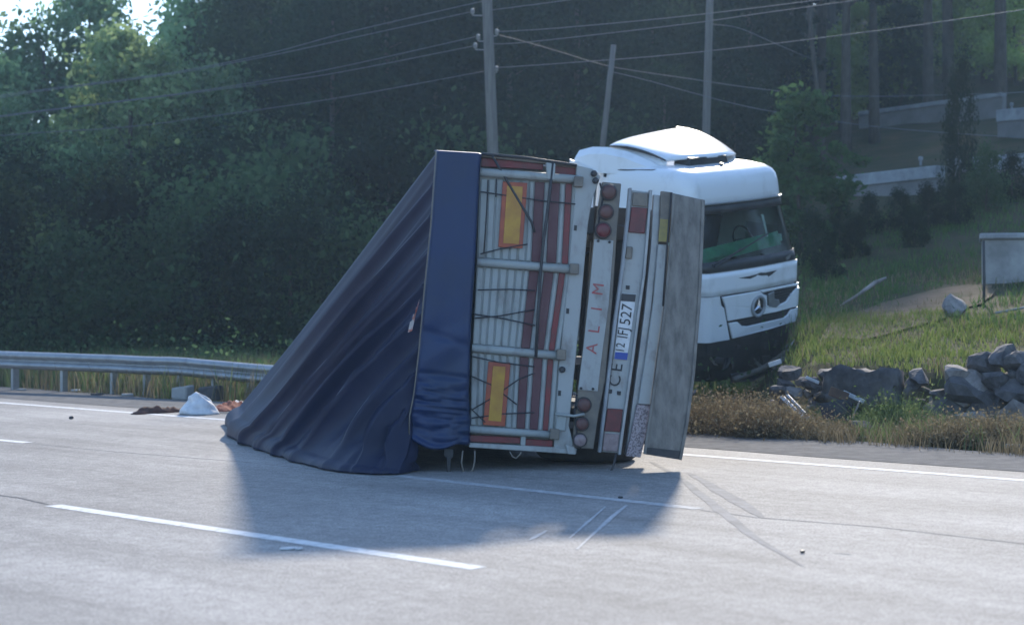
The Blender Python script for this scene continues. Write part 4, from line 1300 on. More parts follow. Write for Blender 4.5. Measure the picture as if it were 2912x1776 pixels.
for px, y, h, key in sh:
    T(key, px, y, h, 'dense dark green shrub in the thicket behind the guard rail', 'shrub', 'shrubs in the thicket behind the guard rail')
T('shrub3', 160, 38.5, 2.9, 'greyish pale shrub with dry flower heads on the left', 'shrub')
T('shrub3', 1500, 50, 4.6, 'yellow-leaved bush right of the utility pole foot', 'shrub', wide=0.5)
# right side bushes
T('sapling', 2285, 34, 3.6, 'tall leafy green bush standing just right of the white cab', 'shrub', name='shrub', wide=1.15)
T('sapling', 2215, 37, 2.8, 'leafy bush partly hidden by the cab roof visor', 'shrub', name='shrub', wide=1.1)
T('pine2', 2360, 76, 18, 'tall pine far behind the thin pale pole', 'tree')
T('broad2', 2330, 92, 16, 'dense far tree closing the gap above the thin pale pole', 'tree')
T('shrub2', 2730, 38, 3.4, 'dark feathery bush in front of the pale wall', 'shrub', wide=0.3)
T('shrub1', 2800, 36, 1.5, 'round green bush beside the feathery dark one', 'shrub', wide=0.6)
for px, y, h in ((2310, 33, 1.1), (2390, 35, 1.0), (2470, 36, 0.9), (2560, 36, 0.9), (2640, 35, 1.0), (2720, 35, 0.9), (2350, 31, 0.8), (2880, 37, 1.1), (2430, 33, 0.8), (2600, 33, 0.8)):
    T('shrub2', px, y, h, 'low dark shrub on the bank below the retaining walls', 'shrub', 'low shrubs below the retaining walls', wide=0.9)

# ------------------------------------------------------------------ grass and weeds as ground cover
def blades(name, pts, h, wd, mat, lean=0.35, per=1, spread=0.1):
    pts = np.repeat(np.asarray(pts), per, axis=0)
    n = len(pts)
    pts = pts + np.concatenate([rng.normal(size=(n, 2)) * spread, np.zeros((n, 1))], 1)
    hh = h * rng.uniform(0.45, 1.25, n)[:, None]
    a = rng.uniform(0, 2 * np.pi, n)
    side = np.stack([np.cos(a), np.sin(a), np.zeros(n)], 1) * wd / 2
    b = rng.uniform(0, 2 * np.pi, n)
    ln = np.stack([np.cos(b), np.sin(b), np.zeros(n)], 1) * lean * hh * rng.uniform(0.2, 1.2, n)[:, None]
    z = np.array([0, 0, 1.0])
    v = np.stack([pts - side, pts + side, pts + side * 0.75 + ln * 0.35 + z * hh * 0.55, pts - side * 0.75 + ln * 0.35 + z * hh * 0.55, pts + ln + z * hh], 1)
    f = np.arange(n)[:, None] * 5
    tris = np.concatenate([f + [0, 1, 2], f + [0, 2, 3], f + [3, 2, 4]], 0)
    o = link(name, npmesh(name, v.reshape(-1, 3), tris), LM[mat])
    return tag(o, kind='stuff')

def scatter(n, p0, p1, s0, s1, dens=None):
    out = []
    while len(out) < n:
        p, s = RND.uniform(p0, p1), RND.uniform(s0, s1)
        c = xy(p, s)
        if dens is None or RND.random() < dens(c.x, c.y, p, s):
            out.append((c.x, c.y, H(c.x, c.y) - 0.02))
    return np.array(out)

def patch(x, y, f=0.6, seed=0): return 0.5 + 0.9 * noise.noise(Vector((x * f, y * f, seed)))
blades('dry_verge_grass', scatter(2600, 2.0, 4.3, -9, 2.5, lambda x, y, p, s: max(0, patch(x, y, 1.3, 3) - 0.15) ** 1.6 * (1.4 if 2.2 < p < 3.6 else .5)), 0.22, 0.008, 'dry', 0.5, 7, 0.07)
blades('green_verge_weeds', scatter(1300, 2.5, 4.6, -7, 2.5, lambda x, y, p, s: max(0, patch(x, y, 0.9, 8)) ** 2.5), 0.30, 0.012, 'weed', 0.5, 6, 0.08)
blades('bank_grass', scatter(5200, 5.0, 9.5, -7.5, 3, lambda x, y, p, s: 0.12 + 0.9 * patch(x, y, 0.9, 1)), 0.115, 0.012, 'grass', 0.5, 7, 0.09)
def offpath(x, y, p, s):
    t = (y - 23.0) / 4.6
    dx = abs(x - (4.6 + 3.2 * t)) if -0.1 < t < 1.1 else 9
    return (0.04 if dx < 0.9 else 1) * (0.1 + 0.9 * patch(x, y, 0.6, 2))
blades('slope_grass', scatter(6000, 8.5, 24, -13, 4, offpath), 0.16, 0.018, 'lush', 0.5, 6, 0.14)
blades('dry_slope_grass', scatter(1300, 5.2, 16, -10, 3, lambda x, y, p, s: patch(x, y, 0.5, 12) ** 2), 0.15, 0.012, 'dry', 0.5, 6, 0.1)
blades('rail_side_weeds', scatter(3000, 2.6, 9.5, -34, -10, lambda x, y, p, s: 0.3 + 0.7 * patch(x, y, 0.6, 4)), 0.55, 0.02, 'weed', 0.35, 6, 0.16)
blades('rail_side_dry_grass', scatter(4200, 2.4, 8.5, -34, -10, lambda x, y, p, s: patch(x, y, 0.5, 15)), 0.5, 0.014, 'dry', 0.35, 5, 0.14)
v, f = leaf_quads(np.concatenate([np.asarray(scatter(1500, 4.0, 11, -36, -8)) + np.array([0, 0, 0.35])] * 7) + rng.normal(size=(10500, 3)) * np.array([0.3, 0.3, 0.28]), 0.045)
tag(link('thicket_undergrowth', npmesh('thicket_undergrowth', v, f), LM['mid']), kind='stuff')
v, f = leaf_quads(np.concatenate([np.asarray(scatter(2600, 15, 42, -60, 0, lambda x, y, p, s: s < -7.5 - 0.62 * (p - 5))) + np.array([0, 0, 0.5])] * 8) + rng.normal(size=(20800, 3)) * np.array([0.6, 0.6, 0.45]), 0.12)
tag(link('woodland_undergrowth', npmesh('woodland_undergrowth', v, f), LM['dark']), kind='stuff')

# dry bushes in the verge
def twig_bush(name, px, py, rad, h, n, mat, label, cat='bush', z=None):
    g = gnd(px, py)
    g.z = H(g.x, g.y) if z is None else z
    c = rng.normal(size=(n, 3)) * np.array([rad * 0.45, rad * 0.45, 0])
    root = np.array(g) + c * 0.45
    d_ = rng.normal(size=(n, 3)) * np.array([0.55, 0.55, 0.25]) + np.array([0, 0, 0.8])
    d_ /= np.linalg.norm(d_, axis=1, keepdims=True)
    l = (h * rng.uniform(0.4, 1.15, n))[:, None]
    tip = root + d_ * l + c * 0.5
    side = np.cross(d_, rng.normal(size=(n, 3))); side /= np.linalg.norm(side, axis=1, keepdims=True); side *= 0.004
    v1 = np.stack([root - side, root + side, tip], 1).reshape(-1, 3)
    f1 = np.arange(3 * n).reshape(-1, 3)
    o = link(name, npmesh(name, v1, f1), LM[mat])
    tag(o, label, cat)
    m = n * 2
    t = rng.uniform(0.3, 1.0, (m, 1)); i = rng.integers(0, n, m)
    v2, f2 = leaf_quads(root[i] * (1 - t) + tip[i] * t + rng.normal(size=(m, 3)) * 0.02, 0.017)
    q = link('seed_heads' if mat != 'weed' else 'foliage', npmesh('seed_heads', v2, f2), LM['dry' if mat == 'rust' else mat], o, world=False)
    q['kind'] = 'stuff'
    return o
twig_bush('dry_bush', 2065, 1222, 1.0, 0.56, 7000, 'rust', 'big brown dry bush beside the muddy underrun plate')
twig_bush('dry_bush', 2180, 1238, 0.55, 0.42, 3600, 'rust', 'brown dry bush lower and right of the biggest one')
twig_bush('dry_bush', 2340, 1245, 0.50, 0.30, 1500, 'dry', 'straw-coloured dry bush below the dark debris sheet')
twig_bush('dry_bush', 2290, 1235, 0.35, 0.3, 800, 'dry', 'small pale dry bush by the white rubble lump')
twig_bush('weed', 2555, 1228, 0.42, 0.55, 1400, 'weed', 'tall green weed in front of the broken stone wall', 'weed')
twig_bush('weed', 2490, 1232, 0.30, 0.36, 700, 'weed', 'shorter green weed left of the tall one', 'weed')
twig_bush('dry_bush', 2700, 1262, 0.6, 0.34, 1700, 'dry', 'straw-coloured grass clump on the right verge')
twig_bush('dry_bush', 2860, 1262, 0.6, 0.42, 2000, 'dry', 'tall straw-coloured grass clump at the right picture edge')
# ------------------------------------------------------------------ guard rail
rail_pts = [(-26, 41.5, 0.67), (-16, 33.2, 0.66), (-12, 30.1, 0.655), (-8.6, 27.75, 0.645), (-6.4, 26.5, 0.62), (-5.0, 25.6, 0.60), (-3.6, 24.55, 0.53), (-2.2, 23.4, 0.47), (-0.9, 22.4, 0.42)]
rail = thing('guard_rail', 'bent steel guard rail running along the left roadside into the tarpaulin', 'guard rail', (-8.6, 27.75, 0))
def rail_at(t):
    i = min(int(t), len(rail_pts) - 2); k = t - i
    a, b = rail_pts[i], rail_pts[i + 1]
    return Vector((a[0] + (b[0] - a[0]) * k, a[1] + (b[1] - a[1]) * k, a[2] + (b[2] - a[2]) * k))
prof = [(0.0, 0.0), (0.02, -0.015), (0.075, -0.035), (0.08, -0.085), (0.02, -0.115), (0.0, -0.14), (0.02, -0.165), (0.08, -0.195), (0.075, -0.245), (0.02, -0.265), (0.0, -0.28)]
bm = bmesh.new()
prev = None
NR = (len(rail_pts) - 1) * 8
for i in range(NR + 1):
    t = i / 8
    p = rail_at(min(t, len(rail_pts) - 1.001)); q = rail_at(min(t + 0.1, len(rail_pts) - 1.0005)); q0 = rail_at(max(t - 0.1, 0))
    tg = (q - q0); tg.z = 0; tg.normalize()
    out = Vector((tg.y, -tg.x, 0))
    p = p + Vector((0, 0, 0.012 * noise.noise(Vector((i * 0.3, 0, 0)))))
    cur = [bm.verts.new(p + out * a + Vector((0, 0, b))) for a, b in prof]
    if prev:
        for k in range(len(prof) - 1): bm.faces.new((prev[k], cur[k], cur[k + 1], prev[k + 1]))
    prev = cur
o = obj('rail_beam', bm, M['steel'], rail, smooth=True)
o.modifiers.new('thickness', 'SOLIDIFY').thickness = 0.006
for k in range(17):
    t = 0.5 + k * 0.44
    if t > len(rail_pts) - 1.2: break
    p = rail_at(t)
    bm = bmesh.new()
    add_box(bm, (p.x - 0.03, p.y + 0.10, (p.z - 0.02) / 2 - 0.1), (0.06, 0.13, p.z + 0.18), Matrix.Rotation(-0.6 + RND.uniform(-0.1, 0.1), 3, 'Z'))
    bevel(bm, 0.008)
    obj('rail_post', bm, M['steel'], rail)

# ------------------------------------------------------------------ poles and wires
def pole(px0, py0, px1, py1, y, r0, r1, label, name='utility_pole', mat='wood', base=None):
    a, b = at(px0, py0, y), at(px1, py1, y)
    dz = (b - a) / max(1e-6, (b.z - a.z))
    g = a - dz * (a.z - H(a.x, y) + 0.3)
    top = b
    root = thing(name, label, 'pole', (g.x, g.y, H(g.x, g.y)))
    bm = bmesh.new()
    n = 6
    add_tube(bm, [g.lerp(top, i / n) for i in range(n + 1)], [r0 + (r1 - r0) * i / n for i in range(n + 1)], 12)
    obj('shaft', bm, M[mat], root, smooth=True)
    return root
P1 = pole(1402, 440, 1377, -210, 38, 0.15, 0.115, 'tall wooden utility pole rising behind the tarpaulin top')
P2 = pole(1713, 420, 1745, 128, 41, 0.085, 0.068, 'shorter leaning wooden pole in front of the dark trees')
P3 = pole(2008, 380, 2022, -120, 43.5, 0.118, 0.095, 'grey pole rising above the white cab roof')
P4 = pole(2338, 420, 2300, 20, 50, 0.085, 0.065, 'thin pale pole half hidden in the pine shade', mat='bark')
def insul(px, py, y, root):
    bm = bmesh.new()
    c = at(px, py, y)
    lathe(bm, [(0.015, -0.09), (0.02, -0.05), (0.05, -0.045), (0.035, 0), (0.055, 0.01), (0.04, 0.05), (0.02, 0.07)], c, (0, 0, 1), 10)
    add_tube(bm, [c - Vector((0, 0, 0.09)), Vector((at(1389, py, y).x if root is P1 else root.location.x, y, c.z - 0.1))], 0.012, 6)
    obj('insulator', bm, M['porcelain'], root, smooth=True)
for px, py in ((1344, 33), (1352, 130), (1413, 91), (1412, 196), (1360, 106)):
    insul(px, py, 38, P1)
def wire(pts, label, r=0.008, sag=True):
    if 'left of' in label: pts = [(a, b, 38 - (1372 - a) * 0.0022) for a, b, c in pts]
    q = [at(*p) for p in pts]
    fine = []
    for i in range(len(q) - 1):           # smooth through the points
        p0, p1, p2, p3 = q[max(i - 1, 0)], q[i], q[i + 1], q[min(i + 2, len(q) - 1)]
        for k in range(8):
            t = k / 8
            fine.append(0.5 * ((2 * p1) + (p2 - p0) * t + (2 * p0 - 5 * p1 + 4 * p2 - p3) * t * t + (3 * p1 - p0 - 3 * p2 + p3) * t ** 3))
    fine.append(q[-1])
    bm = bmesh.new()
    add_tube(bm, fine, r, 6)
    tag(obj('power_line', bm, M['wire'], smooth=True), label, 'wire', 'overhead wires')
wire([(-500, 345, 66), (0, 272, 58), (120, 255, 56), (480, 208, 50), (760, 153, 45), (970, 97, 42), (1200, 43, 39.6), (1372, 4, 38.2)], 'uppermost overhead wire left of the utility pole')
wire([(-500, 352, 66.5), (0, 278, 58.5), (120, 259, 56.5), (480, 212, 50.5), (760, 160, 45.3), (970, 115, 42.2), (1344, 33, 38)], 'second overhead wire left of the pole, ending at its top insulator')
wire([(-500, 400, 66), (0, 330, 58), (223, 302, 54), (535, 263, 49), (760, 228, 45), (970, 190, 42), (1360, 103, 38)], 'third overhead wire left of the pole')
wire([(-500, 405, 66.5), (0, 333, 58.5), (223, 304, 54.4), (535, 266, 49.4), (760, 236, 45.2), (970, 205, 42.1), (1352, 130, 38)], 'fourth overhead wire left of the pole, just below the third')
wire([(-500, 438, 66), (0, 386, 58), (359, 361, 52), (599, 331, 48), (970, 277, 42), (1376, 203, 38)], 'lowest overhead wire left of the pole')
wire([(1382, 31, 38), (1589, 4, 36.5), (1900, -40, 34)], 'topmost overhead wire right of the pole')
wire([(1413, 91, 38), (1600, 79, 36.6), (1940, 47, 34.4), (2330, 0, 32), (2700, -50, 30)], 'second overhead wire right of the pole')
wire([(1394, 125, 38), (1510, 119, 37.2), (1940, 70, 34.6), (2180, 36, 33), (2440, 0, 31.5), (2700, -40, 30)], 'third overhead wire right of the pole')
wire([(1394, 194, 38), (1600, 180, 36.6), (1940, 153, 34.4), (2440, 95, 31.4), (2912, 28, 29), (3300, -30, 27)], 'bright overhead wire sloping up to the right picture edge')
wire([(1412, 98, 38), (1500, 121, 38.7), (1600, 150, 39.6), (1740, 190, 41), (1960, 224, 40.5), (2130, 249, 40), (2330, 270, 39.5), (2500, 274, 39), (2750, 268, 38), (2912, 262, 37), (3300, 240, 35)], 'sagging overhead wire passing the leaning pole')
wire([(1742, 205, 41), (1830, 226, 40.8), (2110, 300, 40), (2330, 338, 39.5), (2500, 361, 39), (2700, 378, 38), (2912, 390, 37), (3300, 400, 35)], 'lowest overhead wire on the right')
wire([(2020, 69, 43.5), (2100, 80, 44), (2200, 122, 45), (2306, 168, 50)], 'short wire between the grey pole and the thin pale pole')

# ------------------------------------------------------------------ retaining walls, hut, post
def wall(pxa, pya, da, pxb, pyb, db, cop, hgt, label, th=0.35):
    a, b = at(pxa, pya, da), at(pxb, pyb, db)
    root = thing('retaining_wall', label, 'wall', ((a.x + b.x) / 2, (a.y + b.y) / 2, H((a.x + b.x) / 2, (a.y + b.y) / 2)))
    n = (b - a); n.z = 0; n.normalize()
    back = Vector((-n.y, n.x, 0))
    if back.y < 0: back = -back
    bm = bmesh.new()
    prism(bm, [a, b, b - Vector((0, 0, cop)), a - Vector((0, 0, cop))], back * th)
    bevel(bm, 0.015)
    obj('coping', bm, M['coping'], root)
    bm = bmesh.new()
    a2, b2 = a + back * 0.06 - Vector((0, 0, cop)), b + back * 0.06 - Vector((0, 0, cop))
    prism(bm, [a2, b2, b2 - Vector((0, 0, hgt)), a2 - Vector((0, 0, hgt))], back * (th - 0.08))
    obj('wall_face', bm, M['wallface'], root)
    return root
wA = wall(2376, 502, 42, 2662, 470, 39.5, 0.30, 1.6, 'lower retaining wall with a pale coping right of the green bush')
wall(2690, 452, 43, 3060, 425, 39.5, 0.36, 1.5, 'pale-topped retaining wall behind the feathery bush')
wB = wall(2832, 313, 50, 3060, 292, 47, 0.36, 1.6, 'upper short wall with pale coping at the right edge')
wall(2440, 318, 60, 2848, 262, 56, 0.15, 1.3, 'long grey wall high up between the pine trunks')
for px, py, y, root, lb in ((2621, 458, 40, wA, 'lower'), (2880, 302, 50, wB, 'upper')):
    bm = bmesh.new()
    c = at(px, py, y) + Vector((0, 0.1, 0))
    lathe(bm, [(0.03, -0.1), (0.03, 0.02), (0.055, 0.03), (0.06, 0.09), (0.04, 0.12)], c, (0, 0, 1), 12)
    tag(obj('wall_light', bm, M['coping']), 'small white lamp standing on the %s pale-topped wall' % lb, 'lamp')
hut = thing('concrete_tank', 'pale concrete tank with a slab lid on the slope at the right edge', 'tank', (8.8, 28.6, H(8.8, 28.6)))
a = at(2792, 784, 28)
for nm, z0, z1, gr, mt in (('tank_body', a.z - 0.5, a.z + 0.62, 0.0, 'concrete'), ('tank_lid', a.z + 0.62, a.z + 0.72, 0.06, 'coping')):
    bm = bmesh.new()
    p0 = Vector((a.x - gr, 28 - gr, z0)); e = Vector((math.cos(0.275), -math.sin(0.275), 0)); bk = Vector((math.sin(0.275), math.cos(0.275), 0))
    L1, L2 = 2.2 + 2 * gr, 1.8 + 2 * gr
    prism(bm, [p0, p0 + e * L1, p0 + e * L1 + bk * L2, p0 + bk * L2], Vector((0, 0, z1 - z0)))
    bevel(bm, 0.02)
    obj(nm, bm, M[mt], hut)
bm = bmesh.new()
a, b = at(2797, 950, 25), at(2797, 684, 25)
a.z = H(a.x, a.y) - 0.2
add_tube(bm, [a, a.lerp(b, 0.5) + Vector((0.01, 0, 0)), b], 0.022, 8)
tag(obj('fence_post', bm, M['dark'], smooth=True), 'thin dark metal post in front of the concrete tank', 'post')
bm = bmesh.new()
add_tube(bm, [Vector((x, y, H(x, y) + 0.06)) for x, y in ((6.9, 23.6), (7.4, 23.7), (8.0, 23.6), (8.8, 23.7))], 0.018, 8)
tag(obj('pipe', bm, M['concrete'], smooth=True), 'pale pipe lying on the grass above the boulders', 'pipe')

# ------------------------------------------------------------------ stones
def stone_mesh(seed, flat=1.0, rough=0.16):
    bm = bmesh.new()
    bmesh.ops.create_icosphere(bm, subdivisions=2, radius=0.5)
    cut = [(Vector((noise.noise(Vector((seed, k, 1))), noise.noise(Vector((seed, k, 5))), noise.noise(Vector((seed, k, 9))))).normalized(), 0.25 + 0.14 * abs(noise.noise(Vector((seed * 3, k, 2))))) for k in range(9)]
    for v in bm.verts:
        for n, dd in cut:
            e = v.co.dot(n) - dd
            if e > 0: v.co -= n * e
        v.co *= 1 + rough * noise.noise(v.co * 2.2 + Vector((seed, 0, 0))) + 0.10 * noise.noise(v.co * 6 + Vector((seed, 3, 0)))
        v.co.z *= flat
    me = bpy.data.meshes.new('stone')
    bm.to_mesh(me); bm.free()
    return me
SM = [stone_mesh(s * 3.7 + 1, f) for s, f in ((1, 0.8), (2, 0.9), (3, 0.65), (4, 0.8), (5, 0.95), (6, 0.55))]
for k, me in enumerate(SM): me.materials.append(M['stone'])
SM2 = []
for me in SM[:3]:
    c = me.copy(); c.materials.clear(); c.materials.append(M['stone2']); SM2.append(c)
def stone(name, me, loc, sz, parent=None, rot=None):
    o = bpy.data.objects.new(name, me)
    COL.objects.link(o)
    o.parent = parent
    o.location = Vector(loc) - (Vector(parent.location) if parent else Vector((0, 0, 0)))
    o.scale = sz
    o.rotation_euler = rot or (RND.uniform(-0.4, 0.4), RND.uniform(-0.4, 0.4), RND.uniform(0, 6.28))
    return o
wl = xy(4.75, -1.0)
swall = thing('stone_wall', 'broken dry-stone wall holding the grassy bank beside the cab', 'wall', (wl.x, wl.y, 0))
def wall_s(px): # s where a photo column meets the wall line p = 4.7
    k = (px - 1456) / F
    # (k*y - 4.2)*NRM.x + (y-13.6)*NRM.y = 4.7
    y = (4.7 + O2.x * NRM.x + O2.y * NRM.y) / (k * NRM.x + NRM.y)
    return ps(k * y, y)[1]
s_l, s_m, s_r = wall_s(2215), wall_s(2610), wall_s(3150)
s = s_l
while s < s_r:
    big = s > s_m
    z = 0.0
    topz = 0.50 if not big else 0.50 + 0.28 * sm(s, s_m + 0.3, s_m + 1.2)
    while z < topz:
        hgt = RND.uniform(0.13, 0.27) if not big else RND.uniform(0.18, 0.42)
        wd = hgt * RND.uniform(1.1, 1.7)
        c = xy(4.62 + RND.uniform(-0.1, 0.12) + 0.3 * z, s + RND.uniform(-0.1, 0.1))
        stone('stone', RND.choice(SM if RND.random() < 0.68 else SM2), (c.x, c.y - 0.15 * RND.random(), z + hgt * 0.4), (wd * 1.15, wd * RND.uniform(0.8, 1.1), hgt * 1.45), swall)
        z += hgt * 0.78
    s += RND.uniform(0.12, 0.23)
s = s_l - 0.2
while s < s_r - 0.4:
    hgt = RND.uniform(0.12, 0.30)
    c = xy(RND.uniform(4.1, 4.45), s)
    stone('stone', RND.choice(SM if RND.random() < 0.7 else SM2), (c.x, c.y, hgt * RND.uniform(0.2, 0.6)), (hgt * RND.uniform(1.2, 2.0), hgt * 1.3, hgt), swall)
    s += RND.uniform(0.08, 0.17)
# the mortared slab still standing in the middle
bm = bmesh.new()
A, B = at(2378, 1046, 20.1), at(2592, 1052, 19.55)
n = (B - A).cross(TZ).normalized()
if n.y > 0: n = -n
A += n * 0.22; B += n * 0.22
pts = []
N = 16
for i in range(N + 1):
    p = A.lerp(B, i / N)
    p.z += 0.05 * noise.noise(Vector((i * 0.7, 0, 3)))
    pts.append(p)
low = [Vector((p.x, p.y, 0.22 + 0.10 * noise.noise(Vector((i * 0.6, 5, 0))))) for i, p in enumerate(pts)]
rowsv = []
for j in range(7):
    rowsv.append([bm.verts.new(pts[i].lerp(low[i], j / 6) + n * (0.05 * noise.noise(Vector((i * 0.5, j * 0.6, 8))) + 0.03 * j / 6)) for i in range(N + 1)])
for j in range(6):
    for i in range(N): bm.faces.new((rowsv[j][i], rowsv[j][i + 1], rowsv[j + 1][i + 1], rowsv[j + 1][i]))
o = obj('mortared_face', bm, M['stone'], swall, smooth=True)
md = o.modifiers.new('thickness', 'SOLIDIFY'); md.thickness = 0.3; md.offset = -1
# loose boulders and rubble in front of the wall
boul = [(2870, 1195, 0.62, 0, 'large dark boulder at the foot of the wall near the right edge'), (2790, 1130, 0.42, 1, 'grey boulder upper left of the largest one'),
        (2905, 1105, 0.55, 1, 'reddish-grey boulder on top of the heap at the right edge'), (2700, 1188, 0.36, 0, 'dark stone left of the largest boulder'),
        (2640, 1165, 0.34, 2, 'pale flat stone in the middle of the rubble'), (2670, 1130, 0.3, 2, 'pale rough stone above the flat one'),
        (2600, 1195, 0.22, 1, 'small grey stone beside the tall weed'), (2340, 1165, 0.3, 0, 'dark stone left of the debris sheet'),
        (2245, 1140, 0.34, 1, 'dark stone just right of the big dry bush'), (2440, 1225, 0.28, 1, 'flat grey slab in the verge below the wall'),
        (2300, 1205, 0.26, 2, 'whitish rubble lump below the crossed strips'), (2735, 1210, 0.24, 2, 'pale stone between straw clumps')]
for px, py, sz, kk, lb in boul:
    g = gnd(px, py + 12)
    zz = 0.0
    if py < 1140: g = xy(4.75, wall_s(px)).to_3d(); zz = EYE + (HOR - py) * g.y / F - sz * 0.3
    o = stone('boulder', (SM2 if kk == 2 else SM)[kk % 3], (g.x, g.y, zz + sz * 0.32), (sz * 1.25, sz * 1.1, sz * 1.0))
    tag(o, lb, 'stone')
for k in range(26):
    p, s = RND.uniform(2.6, 4.4), RND.uniform(s_l - 0.3, s_r - 0.6)
    c = xy(p, s); sz = RND.uniform(0.08, 0.2)
    o = stone('rubble_stone', RND.choice(SM + SM2), (c.x, c.y, H(c.x, c.y) + sz * 0.3), (sz * 1.4, sz * 1.2, sz))
    tag(o, 'small loose stone fallen from the wall into the verge', 'stone', 'small stones fallen from the wall')
g = at(2720, 935, 24.2)
o = stone('rock', SM2[1], (g.x, g.y, H(g.x, g.y) + 0.1), (0.5, 0.42, 0.42)); tag(o, 'pale rock alone in the grass on the slope', 'stone')
g = at(2500, 850, 27)
bm = bmesh.new()
p0 = Vector((g.x - 0.35, 27, H(g.x - 0.35, 27) + 0.12)); p1 = Vector((g.x + 0.2, 27.4, H(g.x + 0.2, 27.4) + 0.3))
add_tube(bm, [p0 - (p1 - p0) * 0.6, p0, p0.lerp(p1, 0.6) + Vector((0, 0, 0.03)), p1], [0.012, 0.025, 0.04, 0.02], 7)
tag(obj('pale_branch', bm, M['stone2'], smooth=True), 'bleached branch lying across the grassy slope', 'branch')

# ------------------------------------------------------------------ debris
def cloth(name, ctr, fn, nu, nv, mat, label, cat):
    v = np.array([fn(i / nu, j / nv) for j in range(nv + 1) for i in range(nu + 1)])
    f = np.array([(j * (nu + 1) + i, j * (nu + 1) + i + 1, (j + 1) * (nu + 1) + i + 1, (j + 1) * (nu + 1) + i) for j in range(nv) for i in range(nu)])
    o = link(name, npmesh(name, v, f), mat, None, smooth=True)
    o.modifiers.new('thickness', 'SOLIDIFY').thickness = 0.008
    return tag(o, label, cat)
g = gnd(572, 1177)
def sackf(u, v):
    a = u * 2 * math.pi
    r = 0.25 * (1 - v) ** 0.8 + 0.012
    n_ = 0.05 * noise.noise(Vector((math.cos(a) * 1.5, math.sin(a) * 1.5, v * 3)))
    return (g.x + math.cos(a) * (r + n_) * 1.05 - 0.06 * v, g.y + math.sin(a) * (r + n_) * 0.7, 0.006 + 0.28 * v ** 0.85 + 0.02 * noise.noise(Vector((a, v * 5, 2))) * v)
cloth('white_sack', g, sackf, 40, 16, M['sack'], 'white woven sack slumped in a peak on the road edge', 'sack')
def heap(ax, ay, bx, by, wd, h, seed):
    A, B = gnd(ax, ay), gnd(bx, by)
    t = (B - A); n = Vector((-t.y, t.x, 0)).normalized()
    def fn(u, v):
        p = A.lerp(B, u) + n * (v - 0.5) * wd * (0.6 + 0.6 * noise.noise(Vector((u * 4, seed, 0))) + 0.3)
        e = math.sin(math.pi * min(1, max(0, u))) ** 0.4 * math.sin(math.pi * v)
        return (p.x, p.y, 0.006 + e * h * (0.55 + 0.9 * abs(noise.noise(Vector((u * 7, v * 3, seed))))))
    return fn
cloth('cloth_strip', g, heap(378, 1178, 520, 1170, 0.14, 0.10, 1), 30, 8, M['rag'], 'dark brown rag strip lying left of the white sack', 'rag')
cloth('cloth_heap', g, heap(612, 1170, 700, 1160, 0.3, 0.12, 5), 24, 10, M['redrag'], 'red-brown cloth heap between the sack and the tarpaulin', 'rag')
cloth('white_rag', g, heap(650, 1162, 700, 1156, 0.12, 0.1, 9), 14, 6, M['sack'], 'small white rag on top of the red-brown cloth', 'rag')
def bit(name, px, py, size, mat, label, cat, rot=0.0, z=None, shape=None, tilt=0.0):
    g = gnd(px, py)
    if z is not None: g = at(px, py, z)
    zb = 0.003 if z is None else g.z
    bm = bmesh.new()
    poly = shape or [(-0.5, -0.4), (-0.1, -0.5), (0.45, -0.35), (0.5, 0.2), (0.1, 0.5), (-0.4, 0.4)]
    prism(bm, [Vector((x * size[0], y * size[1], 0.0)) for x, y in poly], Vector((0, 0, size[2])))
    bevel(bm, min(size[2] * 0.25, 0.02))
    for v in bm.verts: v.co.z += size[2] * 0.25 * noise.noise(v.co * 9) if v.co.z > 0 else 0
    mt = Matrix.Translation((g.x, g.y, zb)) @ Matrix.Rotation(rot, 4, 'Z') @ Matrix.Rotation(tilt, 4, 'Y')
    bmesh.ops.transform(bm, matrix=mt, verts=bm.verts[:])
    return tag(obj(name, bm, M[mat]), label, cat)
bit('flat_debris', 276, 1123, (0.2, 0.1, 0.03), 'dark', 'flat dark scrap under the guard rail post', 'debris', 0.2)
bit('flat_debris', 216, 1112, (0.16, 0.1, 0.03), 'pale', 'pale flat scrap on the shoulder below the rail', 'debris', -0.3)
bit('flat_debris', 362, 1126, (0.2, 0.12, 0.04), 'concrete', 'grey lump on the shoulder left of the white sack', 'debris', 0.5)
bit('flat_debris', 62, 1110, (0.18, 0.1, 0.03), 'concrete', 'grey scrap on the shoulder near the left edge', 'debris', 0.1)
bit('road_stone', 203, 1191, (0.06, 0.05, 0.035), 'dark', 'small dark stone alone on the far lane', 'stone')
bit('concrete_block', 520, 1136, (0.28, 0.22, 0.2), 'concrete', 'grey concrete block under the guard rail behind the sack', 'block', -0.4, shape=[(-.5, -.5), (.5, -.5), (.5, .5), (-.5, .5)])
bit('concrete_block', 600, 1136, (0.32, 0.24, 0.2), 'stone', 'dark block under the rail right of the grey one', 'block', -0.5, shape=[(-.5, -.5), (.5, -.5), (.5, .5), (-.5, .5)])
bit('paper_scrap', 820, 1562, (0.11, 0.06, 0.012), 'pale', 'crumpled pale scrap on the road below the lane dash', 'debris', 0.3)
bit('paper_scrap', 850, 1563, (0.05, 0.04, 0.012), 'pale', 'tiny pale scrap right of the crumpled one', 'debris', 0.9)
bit('plastic_scrap', 1764, 1416, (0.04, 0.03, 0.012), 'dark', 'tiny dark scrap on the road below the trailer', 'debris', 0.3)
bit('plastic_scrap', 2282, 1572, (0.03, 0.03, 0.015), 'dark', 'tiny dark scrap at the end of the skid mark', 'debris')
bit('pale_scrap', 2905, 1278, (0.32, 0.09, 0.05), 'pale', 'white strip lying on the shoulder at the right edge', 'debris', -0.35)
bit('pale_scrap', 2815, 1268, (0.2, 0.1, 0.05), 'stone2', 'pale stone flake on the shoulder left of the white strip', 'debris', 0.2)
